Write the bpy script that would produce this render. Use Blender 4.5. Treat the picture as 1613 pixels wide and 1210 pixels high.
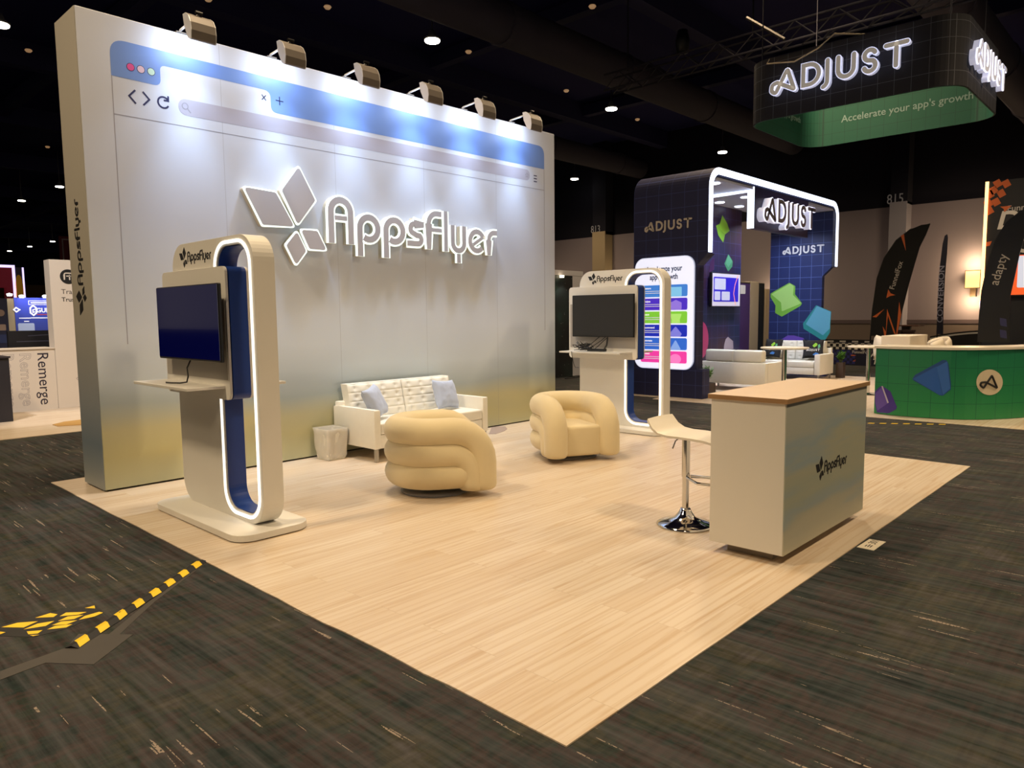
import bpy, bmesh, math, random
from math import sin, cos, pi, radians, sqrt, atan2
from mathutils import Vector, Matrix, noise
from mathutils.geometry import tessellate_polygon

for o in list(bpy.data.objects):
    bpy.data.objects.remove(o)
SC = bpy.context.scene
COL = SC.collection
random.seed(7)

# ------------------------------------------------------------------ camera
W, H = 1613, 1210
F_PX, YAW, PITCH, ROLL, EYE = 1142.41, 0.814368, 0.0945137, -0.0102518, 1.52
_fw = Vector((sin(YAW) * cos(PITCH), cos(YAW) * cos(PITCH), -sin(PITCH)))
_r = Vector((cos(YAW), -sin(YAW), 0))
_u = _r.cross(_fw)
CR = cos(ROLL) * _r + sin(ROLL) * _u
CU = -sin(ROLL) * _r + cos(ROLL) * _u
EYEP = Vector((0, 0, EYE))
cam_data = bpy.data.cameras.new('camera')
cam = bpy.data.objects.new('camera', cam_data)
COL.objects.link(cam)
cam_data.sensor_width = 36
cam_data.lens = F_PX / W * 36
cam_data.clip_end = 300
m = Matrix((CR, CU, -_fw)).transposed().to_4x4()
m.translation = EYEP
cam.matrix_world = m
SC.camera = cam

# ------------------------------------------------------------------ world, exposure
SC.view_settings.view_transform = 'Standard'
SC.view_settings.look = 'None'
SC.view_settings.gamma = 1
SC.view_settings.exposure = 0.0
SC.view_settings.use_curve_mapping = False
wd = bpy.data.worlds.new('hall_air')
SC.world = wd
wd.use_nodes = True
wd.node_tree.nodes['Background'].inputs[0].default_value = (1.0, 0.86, 0.70, 1)
wd.node_tree.nodes['Background'].inputs[1].default_value = 0.12


def lamp(name, kind, loc, energy, color=(1, 1, 1), size=0.2, aim=None, spot=None, size_y=None, spread=None, blend=0.6):
    d = bpy.data.lights.new(name, kind)
    d.energy = energy
    d.color = color
    if kind == 'AREA':
        d.size = size
        if size_y:
            d.shape = 'RECTANGLE'
            d.size_y = size_y
        if spread:
            d.spread = spread
    else:
        d.shadow_soft_size = size
    if kind == 'SPOT':
        d.spot_size = spot
        d.spot_blend = blend
    o = bpy.data.objects.new(name, d)
    COL.objects.link(o)
    o.location = loc
    if aim is not None:
        o.rotation_euler = (Vector(aim) - Vector(loc)).to_track_quat('-Z', 'Y').to_euler()
    return o


WARM = (1.0, 0.75, 0.46)
# ceiling high-bay lamps of the hall near the booth (mostly a 9 m grid above the frame)
for (hx, hy, e) in ((13.5, 6.5, 1300), (4.2, 6.0, 950), (4.2, -2.6, 1200), (13.5, -2.6, 1550), (-5.1, -2.6, 900), (-2.6, 5.6, 1500),
                    (22.5, 6.5, 700), (22.5, -2.6, 900), (4.2, 15.6, 900), (13.5, 15.6, 700), (22.5, 16, 700), (-5.1, 15.6, 600), (29.5, -2.6, 450), (29.5, 6.5, 450), (29.5, 16, 500), (29.5, 25, 500), (22.5, 25, 400)):  # easternmost row stands off the grid, added to brighten the far wall
    lamp('hall_lamp', 'SPOT', (hx, hy, 8.9), e * 1.55, WARM, 0.6, (hx, hy, 0), radians(150), blend=0.9)

# added white spot that brightens the lettered booth beyond the wall end
lamp('booth_fill', 'SPOT', (0.5, 10.2, 6.5), 1500, (1, 0.96, 0.95), 0.3, (3.9, 14.2, 1.0), radians(46), blend=0.5)

# ------------------------------------------------------------------ helpers: pixel of the photograph -> point in the hall


def ray(x, y):
    return (x - W / 2) / F_PX * CR - (y - H / 2) / F_PX * CU + _fw


def onz(x, y, z=0.0):
    d = ray(x, y)
    return EYEP + (z - EYE) / d.z * d


def ony(x, y, Y):
    d = ray(x, y)
    return EYEP + Y / d.y * d


def onx(x, y, X):
    d = ray(x, y)
    return EYEP + X / d.x * d


# ------------------------------------------------------------------ helpers: materials
def lin(h):
    if isinstance(h, str):
        h = [int(h[i:i + 2], 16) / 255 for i in (0, 2, 4)]
        h = [c / 12.92 if c <= 0.04045 else ((c + 0.055) / 1.055) ** 2.4 for c in h]
    return (h[0], h[1], h[2], 1)


MATS = {}


def mat(name, color, rough=0.5, metal=0.0, emit=0.0, ecol=None, noise_amt=0.0, noise_scale=8.0, coat=0.0, alpha=1.0, bump=0.0, trans=0.0, sheen=0.0):
    if name in MATS:
        return MATS[name]
    m = bpy.data.materials.new(name)
    m.use_nodes = True
    nt = m.node_tree
    b = nt.nodes['Principled BSDF']
    c = lin(color)
    b.inputs['Base Color'].default_value = c
    b.inputs['Roughness'].default_value = rough
    b.inputs['Metallic'].default_value = metal
    b.inputs['Coat Weight'].default_value = coat
    b.inputs['Alpha'].default_value = alpha
    b.inputs['Transmission Weight'].default_value = trans
    b.inputs['Sheen Weight'].default_value = sheen
    if emit:
        b.inputs['Emission Color'].default_value = lin(ecol or color)
        b.inputs['Emission Strength'].default_value = emit
    if noise_amt or bump:
        tc = nt.nodes.new('ShaderNodeTexCoord')
        n = nt.nodes.new('ShaderNodeTexNoise')
        n.inputs['Scale'].default_value = noise_scale
        n.inputs['Detail'].default_value = 4
        nt.links.new(tc.outputs['Object'], n.inputs['Vector'])
        if noise_amt:
            mx = nt.nodes.new('ShaderNodeMix')
            mx.data_type = 'RGBA'
            mx.inputs[6].default_value = [max(0, v * (1 - noise_amt)) for v in c[:3]] + [1]
            mx.inputs[7].default_value = [min(1, v * (1 + noise_amt)) for v in c[:3]] + [1]
            nt.links.new(n.outputs['Fac'], mx.inputs[0])
            nt.links.new(mx.outputs[2], b.inputs['Base Color'])
        if bump:
            bp = nt.nodes.new('ShaderNodeBump')
            bp.inputs['Strength'].default_value = bump
            bp.inputs['Distance'].default_value = 0.01
            nt.links.new(n.outputs['Fac'], bp.inputs['Height'])
            nt.links.new(bp.outputs[0], b.inputs['Normal'])
    MATS[name] = m
    return m


class NT:
    """tiny node-graph helper"""

    def __init__(s, name, rough=0.5):
        s.m = bpy.data.materials.new(name)
        s.m.use_nodes = True
        s.t = s.m.node_tree
        s.b = s.t.nodes['Principled BSDF']
        s.b.inputs['Roughness'].default_value = rough
        MATS[name] = s.m
        s.tc = s.n('ShaderNodeTexCoord').outputs['Object']

    def n(s, kind, **kw):
        nd = s.t.nodes.new(kind)
        for k, v in kw.items():
            setattr(nd, k, v)
        return nd

    def put(s, sock, v):
        if hasattr(v, 'is_output') or isinstance(v, bpy.types.NodeSocket):
            s.t.links.new(v, sock)
        else:
            sock.default_value = v

    def math(s, op, a, b=0.0, c=None):
        nd = s.n('ShaderNodeMath', operation=op)
        s.put(nd.inputs[0], a)
        s.put(nd.inputs[1], b)
        if c is not None:
            s.put(nd.inputs[2], c)
        return nd.outputs[0]

    def mapping(s, scale=(1, 1, 1), loc=(0, 0, 0), rot=(0, 0, 0), vec=None):
        nd = s.n('ShaderNodeMapping')
        s.put(nd.inputs['Vector'], vec or s.tc)
        nd.inputs['Scale'].default_value = scale
        nd.inputs['Location'].default_value = loc
        nd.inputs['Rotation'].default_value = rot
        return nd.outputs[0]

    def noise(s, scale=1, detail=3, vec=None, rough=0.5, dist=0.0):
        nd = s.n('ShaderNodeTexNoise')
        s.put(nd.inputs['Vector'], vec or s.tc)
        nd.inputs['Scale'].default_value = scale
        nd.inputs['Detail'].default_value = detail
        nd.inputs['Roughness'].default_value = rough
        nd.inputs['Distortion'].default_value = dist
        return nd.outputs['Fac']

    def ramp(s, fac, stops, interp='LINEAR'):
        nd = s.n('ShaderNodeValToRGB')
        nd.color_ramp.interpolation = interp
        el = nd.color_ramp.elements
        while len(el) < len(stops):
            el.new(0.5)
        for e, (p, c) in zip(el, stops):
            e.position = p
            e.color = lin(c)
        s.put(nd.inputs[0], fac)
        return nd.outputs[0]

    def mix(s, fac, a, b, mode='MIX'):
        nd = s.n('ShaderNodeMix', data_type='RGBA', blend_type=mode)
        s.put(nd.inputs[0], fac)
        s.put(nd.inputs[6], a if hasattr(a, 'node') else lin(a))
        s.put(nd.inputs[7], b if hasattr(b, 'node') else lin(b))
        return nd.outputs[2]

    def sep(s, vec=None):
        nd = s.n('ShaderNodeSeparateXYZ')
        s.put(nd.inputs[0], vec or s.tc)
        return nd.outputs

    def color(s, c):
        s.put(s.b.inputs['Base Color'], c)
        return s

    def bump(s, h, strength=0.2, dist=0.01):
        nd = s.n('ShaderNodeBump')
        nd.inputs['Strength'].default_value = strength
        nd.inputs['Distance'].default_value = dist
        s.put(nd.inputs['Height'], h)
        s.put(s.b.inputs['Normal'], nd.outputs[0])
        return s


def grid_mat(name, base, line, step, w=0.012, off=(0.31, 0.17, 0.11), rough=0.45, base2=None):
    g = NT(name, rough)
    x, y, z = g.sep()
    masks = []
    for v, o in zip((x, y, z), off):
        f = g.math('FRACT', g.math('ADD', g.math('DIVIDE', v, step), o))
        masks.append(g.math('LESS_THAN', f, w / step))
    mk = g.math('MAXIMUM', g.math('MAXIMUM', masks[0], masks[1]), masks[2])
    bc = lin(base)
    if base2:
        n = g.math('MULTIPLY', z, 1.0)
        bcol = g.ramp(n, [(0.0, base2), (0.9, base)])
    else:
        bcol = g.mix(g.noise(1.2, 2), base, base)
    g.color(g.mix(mk, bcol, line))
    return g.m


# ------------------------------------------------------------------ helpers: meshes
def rrect(x0, y0, x1, y1, r, n=6, corners=(1, 1, 1, 1)):
    """rounded rectangle, counter-clockwise, corner order: bl, br, tr, tl"""
    pts = []
    for k, (cx, cy, a0) in enumerate(((x0, y0, 180), (x1, y0, 270), (x1, y1, 0), (x0, y1, 90))):
        rr = r * corners[k] if not isinstance(r, (list, tuple)) else r[k]
        if rr <= 1e-6:
            pts.append((cx, cy))
            continue
        ox = cx + rr if cx == x0 else cx - rr
        oy = cy + rr if cy == y0 else cy - rr
        for i in range(n + 1):
            a = radians(a0 + 90 * i / n)
            pts.append((ox + rr * cos(a), oy + rr * sin(a)))
    return pts


def round_poly(pts, r, n=5):
    """polygon with every corner rounded by radius r (list or number)"""
    out = []
    N = len(pts)
    for i in range(N):
        p0, p1, p2 = Vector(pts[i - 1]), Vector(pts[i]), Vector(pts[(i + 1) % N])
        rr = r[i] if isinstance(r, (list, tuple)) else r
        a, b = (p0 - p1), (p2 - p1)
        la, lb = a.length, b.length
        a.normalize()
        b.normalize()
        ang = a.angle(b)
        t = min(rr / max(1e-6, math.tan(ang / 2)), la * 0.49, lb * 0.49)
        if rr <= 0 or t < 1e-5:
            out.append(tuple(p1))
            continue
        s, e = p1 + a * t, p1 + b * t
        for k in range(n + 1):
            q = k / n
            out.append(tuple((1 - q) ** 2 * s + 2 * q * (1 - q) * p1 + q * q * e))
    return out


def circle2(cx, cy, r, n=24, ry=None):
    return [(cx + r * cos(2 * pi * i / n), cy + (ry or r) * sin(2 * pi * i / n)) for i in range(n)]


class Frame:
    """local (u, v, w) -> hall; w points out of the surface"""

    def __init__(s, o, u=(1, 0, 0), v=(0, 0, 1)):
        s.o = Vector(o)
        s.u = Vector(u).normalized()
        s.v = Vector(v).normalized()
        s.w = s.u.cross(s.v)

    def __call__(s, u, v, w=0.0):
        return s.o + u * s.u + v * s.v + w * s.w


def FX(x, y=0, z=0):
    """surface facing -X: u runs to -Y"""
    return Frame((x, y, z), (0, -1, 0), (0, 0, 1))


def FY(y, x=0, z=0):
    """surface facing -Y: u runs to +X"""
    return Frame((x, y, z), (1, 0, 0), (0, 0, 1))


FLOORF = Frame((0, 0, 0), (1, 0, 0), (0, 1, 0))


def world_off(p):
    v = Vector((0, 0, 0))
    while p is not None:
        v += p.location
        p = p.parent
    return v


class MB:
    def __init__(s):
        s.v = []
        s.f = []

    def add(s, vs, fs):
        k = len(s.v)
        s.v += [tuple(v) for v in vs]
        s.f += [tuple(i + k for i in f) for f in fs]
        return s

    def box(s, a, b):
        x0, y0, z0 = a
        x1, y1, z1 = b
        return s.add([(x0, y0, z0), (x1, y0, z0), (x1, y1, z0), (x0, y1, z0), (x0, y0, z1), (x1, y0, z1), (x1, y1, z1), (x0, y1, z1)],
                     [(3, 2, 1, 0), (4, 5, 6, 7), (0, 1, 5, 4), (1, 2, 6, 5), (2, 3, 7, 6), (3, 0, 4, 7)])

    def rbox(s, a, b, r=0.02, seg=3):
        bm = bmesh.new()
        bmesh.ops.create_cube(bm, size=1)
        for v in bm.verts:
            v.co = Vector([(a[i] + b[i]) / 2 + v.co[i] * (b[i] - a[i]) for i in range(3)])
        bmesh.ops.bevel(bm, geom=bm.edges[:] + bm.verts[:], offset=r, segments=seg, affect='EDGES', profile=0.5)
        bm.verts.index_update()
        s.add([v.co.copy() for v in bm.verts], [[v.index for v in f.verts] for f in bm.faces])
        bm.free()
        return s

    def prism(s, poly, w0, w1, fr, holes=()):
        """polygon (u, v) extruded from w0 to w1 (w1 is the outer face) in frame fr"""
        loops = [list(poly)] + [list(h) for h in holes]
        flat = [p for l in loops for p in l]
        tris = tessellate_polygon([[Vector((p[0], p[1], 0)) for p in l] for l in loops])
        n = len(flat)
        vs = [fr(p[0], p[1], w0) for p in flat] + [fr(p[0], p[1], w1) for p in flat]
        fs = []
        for t in tris:
            a, b, c = (Vector(flat[i]) for i in t)
            if (b - a).cross(c - a) < 0:
                t = (t[0], t[2], t[1])
            fs.append((t[0] + n, t[1] + n, t[2] + n))
            fs.append((t[2], t[1], t[0]))
        k = 0
        for li, l in enumerate(loops):
            N = len(l)
            area = sum(l[i][0] * l[(i + 1) % N][1] - l[(i + 1) % N][0] * l[i][1] for i in range(N))
            ccw = (area > 0) == (li == 0)
            for i in range(N):
                a, b = k + i, k + (i + 1) % N
                fs.append((a, b, b + n, a + n) if ccw else (b, a, a + n, b + n))
            k += N
        return s.add(vs, fs)

    def sheet(s, poly, w, fr):
        return s.prism(poly, w - 0.0005, w, fr)

    def tube(s, path, r, n=10, cap='flat', closed=False, squash=1.0):
        P = [Vector(p) for p in path]
        N = len(P)
        R = r if isinstance(r, (list, tuple)) else [r] * N
        T = []
        for i in range(N):
            if closed:
                T.append((P[(i + 1) % N] - P[i - 1]).normalized())
            else:
                T.append((P[min(N - 1, i + 1)] - P[max(0, i - 1)]).normalized())
        up = Vector((0, 0, 1)) if abs(T[0].z) < 0.9 else Vector((1, 0, 0))
        a = T[0].cross(up).normalized()
        rings = []
        rows = []
        for i in range(N):
            a = (a - T[i] * a.dot(T[i])).normalized()
            b = T[i].cross(a)
            rows.append((P[i], a.copy(), b, R[i], T[i]))
        if cap == 'round' and not closed:
            st, en = rows[0], rows[-1]
            pre = [(st[0] - st[4] * st[3] * sin(q), st[1], st[2], st[3] * cos(q), st[4]) for q in (1.5, 1.2, 0.8, 0.4)]
            post = [(en[0] + en[4] * en[3] * sin(q), en[1], en[2], en[3] * cos(q), en[4]) for q in (0.4, 0.8, 1.2, 1.5)]
            rows = pre + rows + post
        vs = []
        for (p, a, b, rr, t) in rows:
            for k in range(n):
                q = 2 * pi * k / n
                vs.append(p + a * rr * cos(q) + b * rr * sin(q) * squash)
        fs = []
        M = len(rows)
        for i in range(M if closed else M - 1):
            j = (i + 1) % M
            for k in range(n):
                k2 = (k + 1) % n
                fs.append((i * n + k, i * n + k2, j * n + k2, j * n + k))
        if not closed:
            fs.append(tuple(range(n - 1, -1, -1)))
            fs.append(tuple((M - 1) * n + k for k in range(n)))
        return s.add(vs, fs)

    def cyl(s, p, q, r, n=16):
        return s.tube([p, q], r, n)

    def lathe(s, prof, c, n=28):
        vs, fs = [], []
        for (r, z) in prof:
            for k in range(n):
                q = 2 * pi * k / n
                vs.append((c[0] + r * cos(q), c[1] + r * sin(q), c[2] + z))
        for i in range(len(prof) - 1):
            for k in range(n):
                k2 = (k + 1) % n
                fs.append((i * n + k, i * n + k2, (i + 1) * n + k2, (i + 1) * n + k))
        fs.append(tuple(range(n - 1, -1, -1)))
        fs.append(tuple((len(prof) - 1) * n + k for k in range(n)))
        return s.add(vs, fs)

    def strokes(s, paths, w, w0, w1, fr, cap='butt', nc=8):
        """flat ribbons of width w along 2-D paths, extruded w0..w1"""
        for path in paths:
            closed = len(path) > 2 and (Vector(path[0]) - Vector(path[-1])).length < 1e-6
            pts = [Vector(p) for p in (path[:-1] if closed else path)]
            N = len(pts)
            L, R = [], []
            for i in range(N):
                if closed:
                    d0 = (pts[i] - pts[i - 1]).normalized()
                    d1 = (pts[(i + 1) % N] - pts[i]).normalized()
                else:
                    d1 = (pts[min(N - 1, i + 1)] - pts[i]) if i < N - 1 else (pts[i] - pts[i - 1])
                    d0 = (pts[i] - pts[i - 1]) if i > 0 else d1
                    d0 = d0.normalized()
                    d1 = d1.normalized()
                t = (d0 + d1)
                if t.length < 1e-4:
                    t = d1.copy()
                t.normalize()
                nrm = Vector((-t.y, t.x))
                k = min(1.6, 1 / max(0.3, abs(nrm.dot(Vector((-d1.y, d1.x))))))
                L.append(pts[i] + nrm * w / 2 * k)
                R.append(pts[i] - nrm * w / 2 * k)
            m_ = N if closed else N - 1
            vs = [fr(p.x, p.y, w0) for p in R] + [fr(p.x, p.y, w0) for p in L] + [fr(p.x, p.y, w1) for p in R] + [fr(p.x, p.y, w1) for p in L]
            fs = []
            for i in range(m_):
                j = (i + 1) % N
                fs += [(2 * N + i, 2 * N + j, 3 * N + j, 3 * N + i), (N + i, N + j, j, i),
                       (i, j, 2 * N + j, 2 * N + i), (N + j, N + i, 3 * N + i, 3 * N + j)]
            if not closed:
                fs += [(N, 0, 2 * N, 3 * N), (N - 1, 2 * N - 1, 4 * N - 1, 3 * N - 1)]
            s.add(vs, fs)
            if cap == 'round' and not closed:
                for e, q in ((pts[-1], R[-1]), (pts[0], L[0])):
                    a0 = atan2((q - e).y, (q - e).x)
                    rr = (q - e).length
                    s.prism([(e.x + rr * cos(a0 + pi * i / nc), e.y + rr * sin(a0 + pi * i / nc)) for i in range(nc + 1)], w0, w1, fr)
        return s

    def build(s, name, m, parent=None, world=True, smooth=False, bevel=0.0):
        off = world_off(parent) if world else Vector((0, 0, 0))
        me = bpy.data.meshes.new(name)
        me.from_pydata([tuple(Vector(v) - off) for v in s.v], [], s.f)
        me.validate()
        me.update()
        if smooth:
            for p in me.polygons:
                p.use_smooth = True
            if smooth == 'auto':
                try:
                    me.set_sharp_from_angle(angle=radians(40))
                except Exception:
                    pass
        o = bpy.data.objects.new(name, me)
        COL.objects.link(o)
        me.materials.append(m)
        if parent is not None:
            o.parent = parent
        if bevel:
            bv = o.modifiers.new('edge', 'BEVEL')
            bv.width = bevel
            bv.segments = 2
            bv.limit_method = 'ANGLE'
        return o


def area2(l):
    return sum(l[i][0] * l[(i + 1) % len(l)][1] - l[(i + 1) % len(l)][0] * l[i][1] for i in range(len(l)))


def arc(cx, cy, r, a0, a1, n=10):
    return [(cx + r * cos(radians(a0 + (a1 - a0) * i / n)), cy + r * sin(radians(a0 + (a1 - a0) * i / n))) for i in range(n + 1)]


def tag(o, label, cat, group=None):
    o['label'] = label
    o['category'] = cat
    if group:
        o['group'] = group
    return o


def thing(name, label, cat, loc=(0, 0, 0), rotz=0.0, group=None):
    o = bpy.data.objects.new(name, None)
    o.empty_display_size = 0.1
    COL.objects.link(o)
    o.location = loc
    o.rotation_euler = (0, 0, rotz)
    return tag(o, label, cat, group)


def struct(o):
    o['kind'] = 'structure'
    return o


def dup(root, loc, rotz=None, label=None, group=None):
    r = root.copy()
    COL.objects.link(r)
    r.location = loc
    if rotz is not None:
        r.rotation_euler = (0, 0, rotz)
    if label:
        r['label'] = label
    if group:
        r['group'] = group
    for ch in list(root.children):
        c = ch.copy()
        COL.objects.link(c)
        c.parent = r
        for g in list(ch.children):
            d = g.copy()
            COL.objects.link(d)
            d.parent = c
    return r


def text_mb(body, fr, width=None, height=None, depth=0.001, bold=0.0, at=(0, 0), align='LEFT', shear=0.0, mb=None, w0=0.0, track=1.0, outline=None):
    """lettering as geometry; width or height in metres (height = cap height)"""
    cu = bpy.data.curves.new('t', 'FONT')
    cu.body = body
    cu.size = 1.0
    cu.resolution_u = 3
    cu.space_character = track
    cu.shear = shear
    cu.offset = bold
    cu.extrude = 0.5
    ob = bpy.data.objects.new('t', cu)
    COL.objects.link(ob)
    dg = bpy.context.evaluated_depsgraph_get()
    dg.update()
    me = bpy.data.meshes.new_from_object(ob.evaluated_get(dg))
    bpy.data.objects.remove(ob)
    bpy.data.curves.remove(cu)
    vs = [v.co.copy() for v in me.vertices]
    fs = [tuple(p.vertices) for p in me.polygons]
    bpy.data.meshes.remove(me)
    x0 = min(v.x for v in vs)
    x1 = max(v.x for v in vs)
    sx = sy = (width / (x1 - x0)) if width else height / 0.73
    if width and height:
        sy = height / 0.73
    tw = (x1 - x0) * sx
    dx = {'LEFT': 0, 'CENTER': -tw / 2, 'RIGHT': -tw}[align]
    mb = mb or MB()
    mb.add([fr(at[0] + dx + (v.x - x0) * sx, at[1] + v.y * sy, w0 + (depth if v.z > 0 else 0)) for v in vs], fs)
    return mb


def text(name, body, fr, m, parent, **k):
    return text_mb(body, fr, **k).build(name, m, parent)

# ------------------------------------------------------------------ materials
WHITE = mat('white_laminate', 'dedcd6', 0.45, noise_amt=0.02, noise_scale=3)
WHITE_VINYL = mat('white_leatherette', 'e6e3d8', 0.38, noise_amt=0.03, noise_scale=20)
CREAM = mat('cream_bouclé_velvet'.replace('é', 'e'), 'd9caa4', 0.85, noise_amt=0.06, noise_scale=5, bump=0.1, sheen=0.3)
NAVY_SIDE = mat('navy_blue_laminate', '20408f', 0.35)
LED = mat('led_white', 'ffffff', 0.5, emit=1.35, ecol='fff8ea')
LED_COOL = mat('led_cool', 'ffffff', 0.5, emit=2.2, ecol='d9e6ff')
CHROME = mat('chrome', 'd8d8d8', 0.08, metal=1.0)
STEEL = mat('brushed_steel', 'a8a49c', 0.3, metal=1.0)
SILVER = mat('lamp_housing_silver', '756d66', 0.55, metal=0.15)
BLACK = mat('black_plastic', '0c0c0e', 0.4)
BLACK_INK = mat('black_print', '17181c', 0.5)
SOFT_BLACK = mat('black_cloth', '101114', 0.9)
TAN_TOP = mat('oak_laminate_top', 'dcc6ae', 0.4, noise_amt=0.06, noise_scale=6)
GREY_DISC = mat('grey_painted_metal', '8d8f98', 0.4)
TAPE_GREY = mat('grey_gaffer_tape', '3d3a38', 0.7, noise_amt=0.1, noise_scale=6)
TAPE_YELLOW = mat('yellow_tape', 'e8c41c', 0.5)
TAPE_BLACK = mat('black_tape', '0a0a0d', 0.6)
DARKWOOD = mat('dark_brown_box', '3a2c24', 0.6)
NAVY = grid_mat('navy_tiles', '0b1140', '2a3670', 0.262, 0.008, rough=0.65)
NAVY_BLUE = grid_mat('blue_navy_tiles', '1a2a60', '5468a8', 0.262, 0.008)
LED_LETTER = mat('letter_edge_light', 'ffffff', 0.5, emit=1.1, ecol='e6fff2')
LETTER_FACE = mat('letter_face_grey', 'c4c4d0', 0.5)
PURPLE = mat('purple_print', '6a4fc0', 0.4)
LIME = mat('lime_print', '86c84a', 0.4)
TEAL = mat('teal_print', '3f9fb8', 0.4)
INK_NAVY = mat('navy_print', '24285a', 0.5)

# carpet
g = NT('dark_patterned_carpet', 0.95)
base = g.ramp(g.noise(2.4, 6, g.mapping((1.0, 0.7, 1)), 0.68), [(0.32, '191f21'), (0.42, '24302f'), (0.48, '3a302f'), (0.53, '2a3430'), (0.6, '3c3b2e'), (0.68, '4a4748')])
cross = g.noise(1.0, 5, g.mapping((1.3, 26, 1)), 0.6)
cross2 = g.noise(1.0, 5, g.mapping((26, 1.1, 1)), 0.6)
cross = g.math('ADD', g.math('MULTIPLY', g.math('SUBTRACT', cross, 0.5), 2.6), 0.42)
c = g.mix(g.math('MULTIPLY', cross, 0.62), base, '0b0d0e')
c = g.mix(g.math('MULTIPLY', g.math('SUBTRACT', cross2, 0.36), 1.5), c, '57565a')
st = g.noise(1.0, 2, g.mapping((46, 1.8, 1), (3, 7, 0)), 0.5)
st2 = g.noise(1.0, 3, g.mapping((2.2, 1.2, 1), (9, 1, 0)), 0.5)
fine = g.noise(90, 2)
mk = g.math('MULTIPLY', g.math('MULTIPLY', g.math('GREATER_THAN', st, 0.665), g.math('GREATER_THAN', st2, 0.5)), g.math('GREATER_THAN', fine, 0.44))
c = g.mix(g.math('MULTIPLY', mk, 0.75), c, '9a8c80')
g.color(c)
g.bump(fine, 0.25, 0.004)
g.b.inputs['Specular IOR Level'].default_value = 0.15
CARPET = g.m


def wood_mat(name, light, dark, plank=0.17, length=1.25):
    g = NT(name, 0.36)
    br = g.n('ShaderNodeTexBrick')
    g.put(br.inputs['Vector'], g.mapping((1, 1, 1), (0.3, 0.02, 0)))
    br.offset = 0.37
    br.inputs['Color1'].default_value = (0, 0, 0, 1)
    br.inputs['Color2'].default_value = (1, 1, 1, 1)
    br.inputs['Mortar'].default_value = (0.5, 0.5, 0.5, 1)
    br.inputs['Scale'].default_value = 1
    br.inputs['Mortar Size'].default_value = 0.0015
    br.inputs['Brick Width'].default_value = length
    br.inputs['Row Height'].default_value = plank
    sep = g.n('ShaderNodeSeparateColor')
    g.put(sep.inputs[0], br.outputs['Color'])
    tone = sep.outputs[0]
    cmb = g.n('ShaderNodeCombineXYZ')
    g.put(cmb.inputs[2], g.math('MULTIPLY', tone, 37.0))
    add = g.n('ShaderNodeVectorMath', operation='ADD')
    g.put(add.inputs[0], g.tc)
    g.put(add.inputs[1], cmb.outputs[0])
    v = add.outputs[0]
    grain = g.noise(1.0, 5, g.mapping((1.1, 24, 1), vec=v), 0.6, 0.6)
    wav = g.n('ShaderNodeTexWave', wave_type='RINGS')
    g.put(wav.inputs['Vector'], g.mapping((0.55, 6.0, 0.3), vec=v))
    wav.inputs['Scale'].default_value = 1.1
    wav.inputs['Distortion'].default_value = 3.5
    wav.inputs['Detail'].default_value = 2
    wav.inputs['Detail Scale'].default_value = 0.8
    c = g.ramp(grain, [(0.25, dark), (0.5, light), (0.8, light)])
    line = g.math('MULTIPLY', g.math('POWER', wav.outputs['Fac'], 7.0), 0.42)
    c = g.mix(line, c, dark)
    c = g.mix(g.math('MULTIPLY', tone, 0.38), c, dark)
    c = g.mix(g.math('MULTIPLY', br.outputs['Fac'], 0.35), c, '9a8468')
    g.color(c)
    return g.m


WOOD = wood_mat('pale_maple_vinyl', 'd7cbbb', 'bca282')

# printed sky fade on the big wall (local z = height)
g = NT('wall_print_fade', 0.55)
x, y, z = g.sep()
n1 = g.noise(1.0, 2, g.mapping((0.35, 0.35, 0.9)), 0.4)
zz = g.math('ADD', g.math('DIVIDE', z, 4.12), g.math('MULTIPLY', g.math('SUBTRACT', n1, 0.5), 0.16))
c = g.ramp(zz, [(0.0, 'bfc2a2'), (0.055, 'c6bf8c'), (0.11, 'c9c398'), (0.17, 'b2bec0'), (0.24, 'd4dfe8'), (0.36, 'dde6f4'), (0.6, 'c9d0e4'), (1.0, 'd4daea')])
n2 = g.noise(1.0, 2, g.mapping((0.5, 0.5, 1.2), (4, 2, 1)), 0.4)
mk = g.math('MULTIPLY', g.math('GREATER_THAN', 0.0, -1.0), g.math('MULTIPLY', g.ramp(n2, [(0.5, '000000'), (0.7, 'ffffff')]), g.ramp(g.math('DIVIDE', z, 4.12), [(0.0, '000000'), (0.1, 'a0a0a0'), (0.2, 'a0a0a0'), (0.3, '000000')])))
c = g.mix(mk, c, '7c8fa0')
# panel seams every 1.24 m
f = g.math('FRACT', g.math('DIVIDE', g.math('ADD', x, 5.593), 1.243))
seam = g.math('MULTIPLY', g.math('LESS_THAN', f, 0.0045), 0.35)
c = g.mix(seam, c, '80828c')
g.color(c)
WALLPRINT = g.m

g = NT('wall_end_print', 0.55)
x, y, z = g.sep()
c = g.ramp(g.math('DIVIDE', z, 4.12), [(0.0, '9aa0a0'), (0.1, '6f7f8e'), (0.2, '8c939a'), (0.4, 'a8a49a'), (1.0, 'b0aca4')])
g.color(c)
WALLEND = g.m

# counter front print: soft streaky cloud bands
g = NT('counter_cloud_print', 0.45)
n = g.noise(1.0, 3, g.mapping((0.9, 0.9, 6.0), rot=(0, radians(6), 0)), 0.5)
x, y, z = g.sep()
q = g.math('ADD', g.math('MULTIPLY', z, 0.6), g.math('MULTIPLY', n, 0.55))
c = g.ramp(q, [(0.25, 'b6b29c'), (0.40, 'aaaa9a'), (0.47, '97a4a6'), (0.54, 'a2a898'), (0.62, 'aaab97'), (0.70, '95a5aa'), (0.79, 'a9aca2'), (0.95, 'b2b0a4')])
g.color(c)
COUNTERPRINT = g.m

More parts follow.
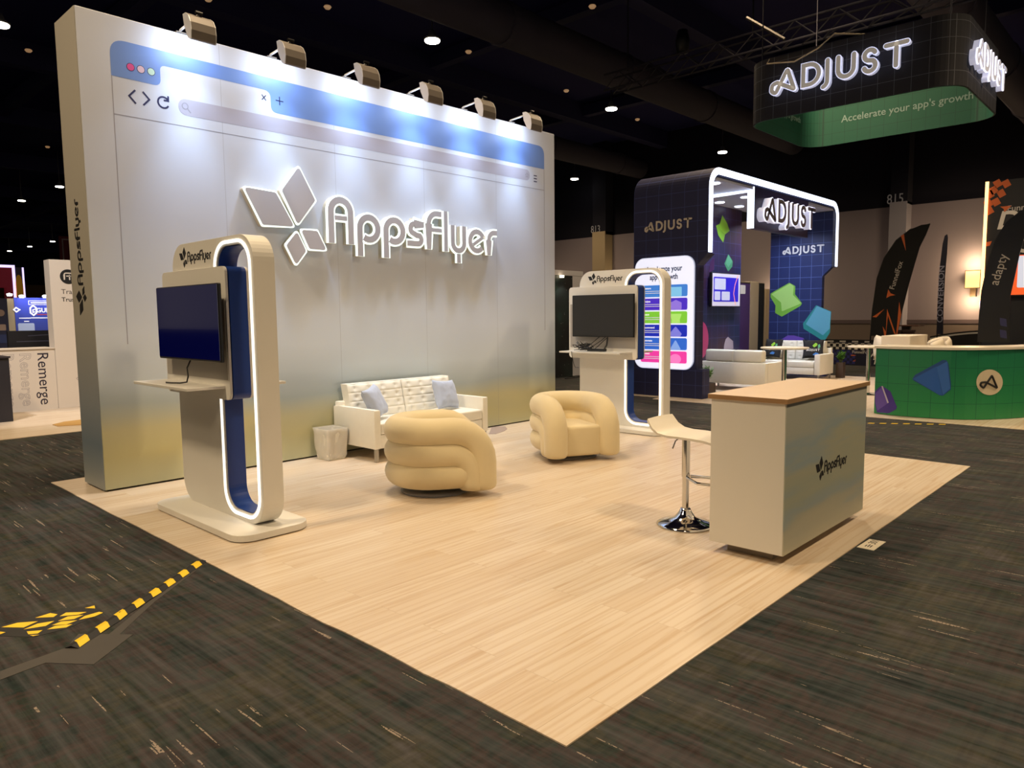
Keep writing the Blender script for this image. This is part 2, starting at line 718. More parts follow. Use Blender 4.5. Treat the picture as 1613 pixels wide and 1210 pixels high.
# ------------------------------------------------------------------ the hall
CEIL = mat('ceiling_navy_black', '0b0b50', 0.9)
DUCT = mat('duct_dark', '3c3846', 0.8)
BEAM = mat('beam_dark', '1a1a4a', 0.8)
fl = struct(MB().add([(-40, -30, 0), (60, -30, 0), (60, 140, 0), (-40, 140, 0)], [(0, 1, 2, 3)]).build('floor', CARPET))
cl = struct(MB().add([(-40, -30, 11), (60, -30, 11), (60, 140, 11), (-40, 140, 11)], [(3, 2, 1, 0)]).build('ceiling', CEIL))

# far wall of the hall (faces the booth across the aisle)
WALLBEIGE = mat('hall_wall_beige', '91868e', 0.8, noise_amt=0.04, noise_scale=0.5)
WALLDARK = mat('hall_wall_upper_dark', '0f0e20', 0.9)
FX0 = 34.0
wz = onx(1325, 334, FX0).z
wall = struct(MB().box((FX0, -12, 0), (FX0 + 0.3, 44, wz)).build('wall_east', WALLBEIGE))
struct(MB().box((FX0 + 0.05, -12, wz), (FX0 + 0.3, 44, 11)).build('wall_east.001', WALLDARK))
struct(MB().box((FX0 - 0.05, -12, 1.0), (FX0, 44, 1.16)).build('trim_1', mat('chair_rail', '5a4c50', 0.6)))
struct(MB().box((FX0 - 0.02, -12, 0), (FX0 - 0.001, 44, 1.0)).build('trim_2', mat('dado_panel', '6e6058', 0.8)))
k = 3
for (px0, px1) in ((933, 953), (1400, 1427)):
    a, b = onx(px0, 360, FX0 - 0.7), onx(px1, 360, FX0 - 0.7)
    struct(MB().box((FX0 - 0.7, b.y, 0), (FX0, a.y, onx((px0 + px1) / 2, 365 if px0 < 1000 else 318, FX0 - 0.7).z)).build('trim_%d' % k, mat('pilaster_beige', 'b5a284', 0.8) if px0 < 1000 else mat('pilaster_grey', '9c98a4', 0.8)))
    k += 1
    struct(MB().box((FX0 - 0.65, b.y, wz), (FX0 + 0.04, a.y, 11)).build('trim_%d' % k, WALLDARK))
    k += 1
# column number signs high on the pilasters
for (pp, lab) in (((1410, 313), 'white bay number above the pilaster behind the feather banners'), ((938, 361), 'white bay number above the pilaster beyond the white kiosk')):
    q = onx(pp[0], pp[1], FX0 - 0.66)
    tag(text('bay_number_sign', '815' if pp[0] > 1000 else '813', FX(FX0 - 0.66, q.y, q.z - 0.2), mat('sign_white_paint', 'a0a0a8', 0.6, emit=0.03), None, height=0.42, width=0.62, depth=0.01, align='CENTER'), lab, 'sign')
# tan lower wall at the very far end of the hall
struct(MB().box((-40, 118, 0), (60, 118.4, 6.4)).build('wall_north', mat('hall_end_tan', '8a6d48', 0.9)))
struct(MB().box((-40, 118.05, 6.4), (60, 118.4, 11)).build('wall_north.001', WALLDARK))

# ceiling steelwork
kk = k
for yy in (3, 12, 21, 30, 39, 50, 62, 76, 92, 108):
    struct(MB().box((-40, yy - 0.25, 10.2), (60, yy + 0.25, 11)).build('trim_%d' % kk, BEAM))
    kk += 1
for xx in (-8, 8.6, 18, 27):
    struct(MB().box((xx - 0.18, -30, 10.45), (xx + 0.18, 118, 10.9)).build('trim_%d' % kk, BEAM))
    kk += 1


def duct(a, b, z, r, label):
    p, q = onz(a[0], a[1], z), onz(b[0], b[1], z)
    d = (q - p)
    yy = (p.y + q.y) / 2
    t = thing('air_duct', label, 'duct', (p.x, yy, z))
    MB().tube([(p.x - 14, yy, z), (33.9, yy, z)], r, 20).build('pipe', DUCT, t, smooth='auto')
    for i in range(5):
        cx = p.x - 12 + i * 5.5
        MB().tube([(cx, yy, z), (cx + 0.18, yy, z)], r * 1.06, 20).build('joint_band', DUCT, t)
    return t


duct((860, 40), (1150, 200), 9.3, 0.55, 'thick round grey air duct under the ceiling between two pendant lights')
duct((900, 232), (1020, 275), 9.3, 0.5, 'round air duct low behind the corner of the white wall')
duct((1575, 110), (1613, 140), 8.6, 0.55, 'brownish round duct passing beside the hanging ring sign')

# box truss above the hanging ring
p, q = onz(952, 143, 7.4), onz(1330, 60, 7.4)
tr = thing('lighting_truss', 'dark metal box truss hanging above the square ring sign', 'truss', (p.x, p.y, 7.4))
mbs = MB()
x0, y1, y0 = p.x, p.y, -2.0
for dx in (0, 0.4):
    for dz in (0, 0.4):
        mbs.tube([(x0 + dx, y0, 7.4 + dz), (x0 + dx, y1, 7.4 + dz)], 0.028, 8)
mbs.build('chord', mat('truss_metal', '33323c', 0.5, metal=0.6), tr)
mbs = MB()
n = int((y1 - y0) / 0.45)
for i in range(n):
    ya, yb = y0 + i * (y1 - y0) / n, y0 + (i + 1) * (y1 - y0) / n
    for dx in (0, 0.4):
        mbs.tube([(x0 + dx, ya, 7.4 + (0.4 if i % 2 else 0)), (x0 + dx, yb, 7.4 + (0 if i % 2 else 0.4))], 0.014, 6)
    mbs.tube([(x0, ya, 7.4), (x0 + 0.4, yb, 7.4)], 0.014, 6)
mbs.build('lattice', MATS['truss_metal'], tr)
for yy in (y1 - 0.6, y1 - 4):
    MB().tube([(x0 + 0.2, yy, 7.8), (x0 + 0.2, yy, 10.6)], 0.02, 6).build('hanger', MATS['truss_metal'], tr)
MB().lathe([(0.0, 0), (0.14, 0.02), (0.17, 0.3), (0.12, 0.55), (0.0, 0.57)], (x0 + 0.2, y1 - 2.2, 7.85), 14).build('motor_hoist', BLACK, tr, smooth=True)

# pendant high-bay lights in view
PEND_EMIT = mat('high_bay_lens', 'ffffff', 0.5, emit=14, ecol='fff6e0')
pend0 = None


def make_pendant(label, group=None):
    t = thing('pendant_light', label, 'light', (0, 0, 9), 0, group)
    MB().lathe([(0.0, 0.0), (0.2, 0.0), (0.215, 0.03), (0.2, 0.05), (0.0, 0.05)], (0, 0, 0), 20).build('lens', PEND_EMIT, t, world=False)
    MB().lathe([(0.22, 0.05), (0.23, 0.09), (0.12, 0.16), (0.07, 0.3), (0.0, 0.31)], (0, 0, 0), 20).build('housing', mat('high_bay_grey', '8a8a8a', 0.4), t, world=False, smooth=True)
    MB().tube([(0, 0, 0.3), (0, 0, 2.0)], 0.015, 6).build('hanging_rod', STEEL, t, world=False)
    return t


pl = [(681, 66), (963, 173), (1138, 241), (905, 283), (882, 338), (1258, 289), (1550, 251), (94, 295), (34, 317), (83, 381), (47, 389), (15, 396), (52, 422), (0, 41)]
labs = ['bright round pendant light above the fourth and fifth wall lamps', 'round pendant light hanging beyond the lamp nearest the wall corner',
        'small pendant light hanging just above the illuminated navy archway', 'small pendant light hanging just off the white wall corner', None,
        'small pendant light above the dark header of the archway', 'pendant light below the ring sign near the orange-lit booth', 'pendant light touching the edge of the tall white wall',
        None, None, None, None, None, 'pendant light cut off high beside the tall white wall']
for (pp, lb) in zip(pl, labs):
    q = onz(pp[0], pp[1], 9)
    grp = None if lb else 'distant small pendant lights'
    lb = lb or 'small pendant light glowing far off under the dark ceiling'
    if pend0 is None:
        pend0 = make_pendant(lb, grp)
        pend0.location = q
    else:
        n_ = dup(pend0, q, None, lb)
        if grp:
            n_['group'] = grp
# small dim amber downlights on the ceiling
DIM = mat('amber_downlight', 'ffffff', 0.5, emit=0.28, ecol='e0a870')
dl0 = None
for (a, b) in ((933, 13), (45, 82), (738, 84), (892, 145), (1004, 190), (1092, 232), (1515, 222), (516, 14), (328, 2), (75, 233)):
    q = onz(a, b, 10.1)
    t = MB().lathe([(0.0, 0), (0.07, 0), (0.11, 0.05), (0.09, 0.08), (0, 0.08)], (0, 0, 0), 12).build('ceiling_downlight', DIM) if dl0 is None else dl0.copy()
    if dl0 is None:
        dl0 = t
    else:
        COL.objects.link(t)
    t.location = q
    tag(t, 'tiny dim amber downlight set in the dark ceiling', 'light', 'dim amber ceiling downlights')

RETURN = mat('letter_return_white', 'c9c3b4', 0.5)
# ------------------------------------------------------------------ the two company marks as stroke drawings
def flyer_letters():
    """(letter, stroke width, paths) in sign metres, origin at the lower left of the whole mark"""
    ox, oz = 3.436, 2.036
    raw = []
    raw.append(('A', 0.098, [[(4.424, 2.312)] + arc(4.548, 2.652, 0.124, 180, 0, 14) + [(4.672, 2.312)]]))
    raw.append(('A', 0.075, [[(4.47, 2.585), (4.626, 2.585)]]))
    for cx in (4.912, 5.268):
        raw.append(('p', 0.098, [[(cx - 0.122, 2.19)] + arc(cx, 2.502, 0.122, 180, -125, 22)]))
    raw.append(('s', 0.092, [[(5.709, 2.606), (5.56, 2.606)] + arc(5.56, 2.55, 0.056, 90, 225, 7) + [(5.60, 2.475)] + arc(5.615, 2.428, 0.05, 60, -90, 8) + [(5.45, 2.378)]]))
    raw.append(('f', 0.092, [[(5.784, 2.324), (5.784, 2.63)] + arc(5.91, 2.63, 0.126, 180, 90, 8) + [(5.992, 2.756)]]))
    raw.append(('f', 0.075, [[(5.82, 2.56), (5.99, 2.56)]]))
    raw.append(('l', 0.086, [[(6.058, 2.312), (6.058, 2.8)]]))
    raw.append(('y', 0.092, [[(6.172, 2.642)] + arc(6.268, 2.43, 0.096, 180, 360, 12) + [(6.364, 2.642)]]))
    raw.append(('y', 0.09, [[(6.268, 2.296), (6.268, 2.18)]]))
    raw.append(('e', 0.092, [arc(6.589, 2.472, 0.121, 28, 318, 22)]))
    raw.append(('e', 0.07, [[(6.52, 2.425), (6.70, 2.53)]]))
    raw.append(('r', 0.092, [[(6.805, 2.305), (6.805, 2.5)] + arc(6.905, 2.5, 0.1, 180, 90, 8) + [(6.957, 2.6)]]))
    return [(n, w, [[(x - ox, z - oz) for x, z in p] for p in ps]) for n, w, ps in raw]


def flyer_petals(small=False):
    ox, oz = 3.436, 2.036
    P = [[(3.436, 2.8), (3.80, 2.79), (4.005, 2.437), (3.631, 2.421)],
         [(4.059, 3.085), (3.838, 2.805), (4.025, 2.448), (4.261, 2.737)],
         [(4.04, 2.437), (4.26, 2.444), (4.377, 2.218), (4.143, 2.215)],
         [(4.015, 2.425), (3.866, 2.26), (3.988, 2.036), (4.13, 2.204)]]
    out = []
    for p in P:
        if small:
            cx, cz = sum(q[0] for q in p) / 4, sum(q[1] for q in p) / 4
            p = [(cx + (x - cx) * 0.9, cz + (z - cz) * 0.9) for x, z in p]
        q = [(x - ox, z - oz) for x, z in p]
        if area2(q) < 0:
            q.reverse()
        out.append(q)
    return out


def flyer_flat(name, fr, width, m, parent, depth=0.0015):
    """flat printed mark, centred on the frame origin; petals and lettering"""
    s = width / 3.521
    cx, cz = 3.521 / 2, 1.049 / 2
    f2 = Frame(fr(-cx * s, -cz * s), fr.u, fr.v)
    mb = MB()
    for p in flyer_petals(True):
        mb.prism([(x * s, z * s) for x, z in round_poly(p, 0.02, 3)], 0, depth, f2)
    o = mb.build(name, m, parent)
    mb = MB()
    for n, w, ps in flyer_letters():
        mb.strokes([[(x * s, z * s) for x, z in p] for p in ps], w * s * 0.82, 0, depth, f2)
    mb.build('lettering', m, parent)
    return o


def ajust_letters():
    """cap height 1; stroke 0.2; total width about 5.45"""
    A = round_poly([(0.70, 0.93), (0.20, 0.02), (0.02, 0.16), (0.05, 0.40), (0.26, 0.47), (1.0, 0.06)], [0.05, 0.1, 0.12, 0.12, 0.12, 0.02], 6)
    L = [('A', [A + [A[0]]])]
    L.append(('D', [[(1.38, 0.1), (1.38, 0.9), (1.62, 0.9)] + arc(1.62, 0.5, 0.4, 85, -85, 12) + [(1.62, 0.1), (1.38, 0.1)]]))
    L.append(('J', [[(2.36, 0.9), (2.36, 0.1)] + arc(2.12, 0.1, 0.24, -10, -70, 6)]))
    L.append(('U', [[(2.78, 0.9), (2.78, 0.42)] + arc(3.08, 0.40, 0.30, 180, 360, 12) + [(3.38, 0.9)]]))
    L.append(('S', [arc(3.98, 0.70, 0.20, 25, 245, 12) + arc(3.98, 0.30, 0.21, 60, -160, 12)]))
    L.append(('T', [[(4.56, 0.9), (5.30, 0.9)], [(4.93, 0.9), (4.93, 0.1)]]))
    return L


def ajust_flat(fr, height, m, parent, depth=0.01, name='lettering', sw=0.19, w0=0.0):
    mb = MB()
    s = height
    for n, ps in ajust_letters():
        mb.strokes([[((x - 2.7) * s, (z - 0.5) * s) for x, z in p] for p in ps], sw * s, w0, w0 + depth, fr, cap='round')
    return mb.build(name, m, parent)


def ajust_lit(fr, height, parent, face_m, rim_m, depth=0.1):
    s = height
    for n, ps in ajust_letters():
        ps = [[((x - 2.7) * s, (z - 0.5) * s) for x, z in p] for p in ps]
        L = MB().strokes(ps, 0.20 * s, 0.001, depth, fr, cap='round').build('letter', mat('letter_return_lit', 'd8d8e4', 0.5, emit=0.4, ecol='dfe2ff'), parent)
        MB().strokes(ps, 0.225 * s, depth, depth + 0.02, fr, cap='round').build('glowing_rim', rim_m, L)
        MB().strokes(ps, 0.17 * s, depth + 0.02, depth + 0.026, fr, cap='round').build('letter_face', face_m, L)


# ------------------------------------------------------------------ maple-look vinyl floor of the booth
pts = []
for i in range(41):
    y = 7.73 - (7.73 - 1.535) * i / 40
    pts.append((1.888 + 0.013 * noise.noise((y * 1.7, 3, 0)) + 0.006 * noise.noise((y * 5, 9, 0)), y))
for i in range(1, 41):
    x = 1.888 + (8.14 - 1.888) * i / 40
    pts.append((x, 1.535 + 0.004 * noise.noise((x * 2, 1, 5))))
pts += [(8.17, 2.45), (8.2, 7.73)]
vf = MB().prism(pts, 0, 0.006, FLOORF).build('vinyl_floor', WOOD)
tag(vf, 'square pale maple-look vinyl floor sheet laid on dark carpet under the white furniture', 'floor')

# ------------------------------------------------------------------ backdrop wall
WX0, WX1, WY0, WY1, WZ = 2.095, 8.252, 6.90, 7.44, 4.11
bw = thing('backdrop_wall', 'tall thick white backdrop wall printed with a web browser window', 'wall', (5.173, 7.17, 0))
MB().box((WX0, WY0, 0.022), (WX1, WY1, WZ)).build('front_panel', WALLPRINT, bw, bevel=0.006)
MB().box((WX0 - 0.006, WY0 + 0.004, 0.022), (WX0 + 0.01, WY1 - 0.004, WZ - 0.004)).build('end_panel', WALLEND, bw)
MB().box((WX0 + 0.03, WY0 + 0.03, 0.006), (WX1 - 0.03, WY1 - 0.03, 0.03)).build('plinth', BLACK, bw)
fw_ = FY(WY0)
BARBLUE = mat('print_periwinkle', '7497e0', 0.5)
bar = round_poly([(2.346, 3.605), (2.757, 3.600), (2.757, 3.785), (3.825, 3.782), (3.825, 3.578), (8.025, 3.586), (8.025, 3.895), (2.346, 3.915)],
                 [0.0, 0.06, 0.05, 0.07, 0.07, 0.0, 0.13, 0.13], 8)
MB().prism(bar, 0, 0.001, fw_).build('browser_tab_bar', BARBLUE, bw)
for (cx, c, nm) in ((2.507, 'e0509c', 'pink_dot'), (2.592, 'e3c6dc', 'pale_pink_dot'), (2.679, 'c9ecdf', 'pale_mint_dot')):
    d = MB().prism(circle2(cx, 3.708, 0.034), 0, 0.0018, fw_).build('window_dot', INK_NAVY, bw)
    d['label'] = nm.replace('_', ' ')
    MB().prism(circle2(cx, 3.708, 0.0295), 0.0018, 0.0024, fw_).build('dot_fill', mat('print_' + nm, c, 0.5), d)
ink = 0.0015
MB().strokes([[(2.535, 3.52), (2.482, 3.462), (2.535, 3.404)]], 0.015, 0, ink, fw_).build('back_arrow', INK_NAVY, bw)
MB().strokes([[(2.597, 3.52), (2.65, 3.462), (2.597, 3.404)]], 0.015, 0, ink, fw_).build('forward_arrow', INK_NAVY, bw)
MB().strokes([arc(2.772, 3.462, 0.048, 40, 330, 18), [(2.815, 3.525), (2.815, 3.482), (2.775, 3.482)]], 0.015, 0, ink, fw_).build('reload_arrow', INK_NAVY, bw)
PALE = mat('print_pale_lilac', 'b4b3c6', 0.5)
MB().prism(rrect(2.904, 3.386, 7.715, 3.532, 0.07, 8), 0, 0.001, fw_).build('address_bar', PALE, bw)
GREYP = mat('print_grey_icon', '9e9eae', 0.5)
MB().strokes([arc(2.965, 3.468, 0.027, 0, 360, 18), [(2.985, 3.449), (3.015, 3.415)]], 0.009, 0.001, 0.002, fw_).build('search_icon', GREYP, bw)
star = [(7.655 + (0.036 if i % 2 == 0 else 0.016) * sin(pi * i / 5), 3.455 + (0.036 if i % 2 == 0 else 0.016) * cos(pi * i / 5)) for i in range(10)]
MB().strokes([star + [star[0]]], 0.006, 0.001, 0.002, fw_).build('star_icon', GREYP, bw)
MB().strokes([[(7.80, 3.43 + d), (7.865, 3.43 + d)] for d in (-0.04, 0, 0.04)], 0.013, 0, ink, fw_).build('menu_icon', INK_NAVY, bw)
MB().strokes([[(3.73, 3.73), (3.775, 3.68)], [(3.73, 3.68), (3.775, 3.73)]], 0.009, 0, ink, fw_).build('close_icon', INK_NAVY, bw)
MB().strokes([[(3.88, 3.705), (3.965, 3.705)], [(3.9225, 3.663), (3.9225, 3.747)]], 0.010, 0.001, 0.002, fw_).build('plus_icon', INK_NAVY, bw)
MB().strokes([[(2.349, 3.605), (2.349, 1.3)], [(8.022, 3.586), (8.022, 1.3)], [(2.349, 3.285), (8.022, 3.292)]], 0.006, 0, 0.001, fw_).build('window_outline', GREYP, bw)
# mark on the end of the wall, reading upwards
za, zb = onx(128, 499, WX0).z, onx(121, 313, WX0).z
flyer_flat('end_mark', Frame((WX0 - 0.006, 7.19, (za + zb) / 2), (0, 0, 1), (0, 1, 0)), zb - za, BLACK_INK, bw)

# ------------------------------------------------------------------ illuminated sign on the wall
sg = thing('illuminated_sign', 'big edge-lit sign of four petals and raised letters on the white wall', 'sign', (5.2, 6.90, 2.5))
RETURN = mat('letter_return_white', 'c9c3b4', 0.5)
sf = Frame((3.436, WY0, 2.036), (1, 0, 0), (0, 0, 1))
for p in flyer_petals():
    rp = round_poly(p, 0.035, 5)
    cx, cz = sum(q[0] for q in p) / 4, sum(q[1] for q in p) / 4

    def shrink(d):
        return round_poly([(x + (cx - x) / max(0.01, sqrt((cx - x) ** 2 + (cz - z) ** 2)) * d, z + (cz - z) / max(0.01, sqrt((cx - x) ** 2 + (cz - z) ** 2)) * d) for x, z in p], 0.03, 5)
    L = MB().prism(shrink(0.008), 0.001, 0.07, sf).build('petal', RETURN, sg)
    MB().prism(shrink(0.0), 0.07, 0.086, sf).build('glowing_rim', LED_LETTER, L)
    MB().prism(shrink(0.02), 0.086, 0.09, sf).build('petal_face', LETTER_FACE, L)
byl = {}
order = []
k = 0
for n, w, ps in flyer_letters():
    key = n if n not in 'p' else 'p%d' % k
    k += 1
    if key not in byl:
        byl[key] = []
        order.append(key)
    byl[key].append((w, ps))
for key in order:
    a, b, c = MB(), MB(), MB()
    for i_, (w, ps) in enumerate(byl[key]):
        e_ = 0.0008 * i_
        a.strokes(ps, w, 0.001, 0.07 + e_, sf)
        b.strokes(ps, w + 0.012, 0.0702 + e_, 0.086 + e_, sf)
        c.strokes(ps, w - 0.026, 0.0862 + e_, 0.09 + e_, sf)
    L = a.build('letter', RETURN, sg)
    b.build('glowing_rim', LED_LETTER, L)
    c.build('letter_face', LETTER_FACE, L)

# ------------------------------------------------------------------ arm lamps over the wall
ARM = mat('lamp_arm_white', 'd8d8dc', 0.3)
LENS = mat('flood_lens', 'ffffff', 0.4, emit=4, ecol='eef3ff')
al0 = None
alabs = ['first silver arm lamp, nearest the wall end with the pink printed dot', 'silver arm lamp above the printed close cross and plus sign',
         'third silver arm lamp along the wall top from the printed window dots', 'fourth silver arm lamp along the wall top, left of the big pendant light',
         'fifth silver arm lamp, next to the last one along the wall top', 'last silver arm lamp, above the printed menu icon and star']
alabs[3] = 'fourth silver arm lamp along the wall top from the printed window dots'
for x, lb in zip((2.967, 3.856, 4.735, 5.62, 6.482, 7.359), alabs):
    loc = (x, WY0 + 0.05, WZ)
    if al0 is None:
        al0 = thing('arm_lamp', lb, 'lamp', loc, 0, 'arm lamps along the wall top')
        MB().box((x - 0.05, 6.89, WZ + 0.0005), (x + 0.05, 7.0, WZ + 0.012)).build('clamp', SILVER, al0)
        MB().tube([(x, 6.95, WZ + 0.01), (x, 6.92, WZ + 0.035), (x, 6.54, 4.17)], 0.011, 8).build('arm', ARM, al0)
        sec = [(6.60, 4.165), (6.545, 4.165), (6.49, 4.13), (6.455, 4.07), (6.445, 4.0), (6.455, 3.93), (6.475, 3.925), (6.52, 3.95), (6.58, 4.06)]
        fr = Frame((x, 0, 0), (0, 1, 0), (0, 0, 1))
        hd = MB().prism(list(reversed(sec)) if area2(sec) < 0 else sec, -0.105, 0.105, fr).build('housing', SILVER, al0, bevel=0.004)
        for sx in (-0.112, 0.106):
            MB().prism(list(reversed(sec)) if area2(sec) < 0 else sec, sx, sx + 0.006, fr).build('end_cap', ARM, hd)
        MB().prism([(6.525, 3.955), (6.532, 3.952), (6.588, 4.05), (6.58, 4.055)], -0.09, 0.09, fr).build('lens', LENS, hd)
        MB().tube([(x - 0.03, 6.53, 4.185), (x + 0.03, 6.53, 4.185)], 0.016, 8).build('pivot', BLACK, hd)
    else:
        n_ = dup(al0, loc, None, lb)
    lamp('wall_flood', 'AREA', (x, 6.63, 4.02), 2.7, (0.70, 0.83, 1.0), 0.2, (x, 6.9, 3.9), size_y=0.08, spread=radians(170))
    lamp('wall_flood_beam', 'SPOT', (x, 6.575, 3.98), 36, (0.60, 0.77, 1.0), 0.06, (x, 6.9, 1.4), radians(104), blend=1.0)
    lamp('wall_flood_throw', 'SPOT', (x, 6.575, 3.98), 108, (0.58, 0.76, 1.0), 0.06, (x, 6.9, -1.0), radians(56), blend=1.0)

# ------------------------------------------------------------------ demo kiosks
KX = 2.40


def make_kiosk(label):
    t = thing('demo_kiosk', label, 'kiosk', (2.46, 5.3, 0.006))
    f = FX(KX)
    D = -0.155
    MB().prism(rrect(2.17, 4.57, 2.74, 6.05, 0.14, 8), 0.012, 0.058, FLOORF).build('base', WHITE, t, bevel=0.004)
    MB().prism(rrect(2.20, 4.60, 2.71, 6.02, 0.12, 8), 0.006, 0.013, FLOORF).build('base_foot', BLACK, t)
    outer = rrect(-5.97, 0.058, -4.645, 2.095, 0.19, 10)
    hole = rrect(-5.195, 0.125, -4.715, 2.03, 0.15, 10)
    MB().prism(outer, D, 0, f, holes=[hole]).build('body', WHITE, t, bevel=0.003)
    h2 = rrect(-5.193, 0.127, -4.717, 2.028, 0.149, 10)
    h3 = rrect(-5.187, 0.133, -4.723, 2.022, 0.144, 10)
    MB().prism(h2, D + 0.005, -0.012, f, holes=[h3]).build('opening_lining', NAVY_SIDE, t)
    u0, u1, v0, v1, r = -5.218, -4.692, 0.1, 2.055, 0.17
    path = [(u0, 1.885)] + arc(u0 + r, v1 - r, r, 180, 90, 10) + arc(u1 - r, v1 - r, r, 90, 0, 10) + arc(u1 - r, v0 + r, r, 0, -90, 10) + arc(u0 + r, v0 + r, r, -90, -180, 10) + [(u0, 0.94)]
    MB().strokes([path], 0.022, 0.0005, 0.008, f, cap='round').build('led_strip', LED, t)
    pan = rrect(-6.14, 0.93, -5.03, 1.89, 0.045, 6)
    MB().prism(pan, D + 0.015, -0.008, f).build('panel_side', NAVY_SIDE, t)
    pn = MB().prism(pan, 0.0005, 0.02, f).build('screen_panel', WHITE, t, bevel=0.002)
    MB().prism(rrect(-6.115, 1.075, -5.055, 1.66, 0.004, 2), 0.02, 0.024, f).build('mount_board', mat('grey_board', 'a9a39c', 0.5), pn)
    MB().prism(pan, D - 0.003, D + 0.014, f).build('rear_panel', WHITE, t)
    MB().box((2.10, 5.10, 1.012), (2.379, 6.09, 1.032)).build('shelf', WHITE, t, bevel=0.002)
    MB().box((2.56, 5.10, 1.012), (2.86, 6.09, 1.032)).build('shelf', WHITE, t, bevel=0.002)
    flyer_flat('logo', Frame((KX - 0.0003, 5.552, 1.992), (0, -1, 0), (0, 0, 1)), 0.56, BLACK_INK, t)
    return t


k1 = make_kiosk('white and navy demo kiosk nearest the camera, by the sheet edge with the blue screen')
k1['label'] = 'white demo kiosk with glowing loop holding the blue glossy television, near the floor edge'
DX, DY = 5.48, 0.18
k2 = dup(k1, (2.46 + DX, 5.3 + DY, 0.006), None, 'white demo kiosk with glowing loop holding the plain black television, behind the cream armchair')


def make_tv(x, y0, y1, z0, z1, label, screen_m, wallx):
    t = thing('television', label, 'television', (x + 0.04, (y0 + y1) / 2, z0))
    MB().rbox((x + 0.002, y0, z0), (x + 0.03, y1, z1), 0.008, 2).build('bezel', BLACK, t)
    MB().box((x, y0 + 0.008, z0 + 0.016), (x + 0.003, y1 - 0.008, z1 - 0.008)).build('screen', screen_m, t)
    MB().rbox((x + 0.028, y0 + 0.12, z0 + 0.04), (x + 0.06, y1 - 0.12, z1 - 0.14), 0.012, 2).build('rear_housing', BLACK, t)
    MB().box((x + 0.06, (y0 + y1) / 2 - 0.12, (z0 + z1) / 2 - 0.1), (wallx, (y0 + y1) / 2 + 0.12, (z0 + z1) / 2 + 0.1)).build('wall_bracket', BLACK, t)
    return t


SCR_BLUE = mat('screen_blue_glossy', '05060f', 0.08, emit=0.045, ecol='1020c0', coat=0.5)
SCR_GREY = mat('screen_black_matte', '232323', 0.35)
tv1 = make_tv(2.278, 4.937, 6.015, 1.209, 1.765, 'glossy television glowing dark blue on the kiosk near the floor edge', SCR_BLUE, 2.376)
tv2 = make_tv(7.775, 5.205, 6.20, 1.222, 1.778, 'matte black switched-off television on the kiosk behind the armchair', SCR_GREY, 7.856)
tag(MB().tube([(2.33, 5.55, 1.21), (2.29, 5.53, 1.15), (2.27, 5.47, 1.09), (2.25, 5.45, 1.05), (2.23, 5.52, 1.040), (2.2, 5.62, 1.039), (2.19, 5.68, 1.039)], 0.006, 6).build('power_cable', BLACK),
    'short black cable hanging under the blue glossy television', 'cable')
# cable heap and power box on the far kiosk shelf
sz = 1.038
pb = tag(MB().rbox((7.66, 5.58, sz), (7.72, 5.86, sz + 0.035), 0.006, 2).build('power_strip', BLACK), 'black power strip on the shelf under the matte black television', 'power strip')
random.seed(11)
mbc = MB()
for i in range(6):
    pth = []
    cx, cy = 7.70 + random.uniform(-0.04, 0.04), 5.93 + random.uniform(-0.06, 0.06)
    for j in range(14):
        a = j * 0.75 + i
        pth.append((cx + 0.05 * cos(a) + random.uniform(-0.01, 0.01), cy + 0.09 * sin(a) + random.uniform(-0.02, 0.02), sz + 0.012 + 0.010 * j * random.uniform(0.3, 0.9)))
    mbc.tube(pth, 0.005, 5)
for (ya, yb) in ((5.80, 5.95), (5.66, 5.78), (5.70, 5.90)):
    mbc.tube([(7.80, ya - 0.05, 1.23), (7.77, ya, 1.18), (7.73, (ya + yb) / 2, 1.11), (7.71, yb, 1.06)], 0.005, 5)
tag(mbc.build('cable_bundle', BLACK), 'tangled heap of black cables beside the power strip on the kiosk shelf', 'cable')
tag(MB().tube([(7.69, 5.60, sz + 0.03), (7.73, 5.59, 1.12), (7.79, 5.62, 1.21)], 0.011, 6).build('power_cable', BLACK), 'thick black cable rising from the power strip to the matte television', 'cable')
tag(MB().tube([(7.572, 6.05, 1.034), (7.570, 6.04, 0.98), (7.575, 6.01, 0.86), (7.58, 5.99, 0.82), (7.59, 5.94, 0.82)], 0.004, 5).build('power_cable', BLACK), 'thin black cable dangling off the far kiosk shelf edge', 'cable')

# ------------------------------------------------------------------ white tufted sofa


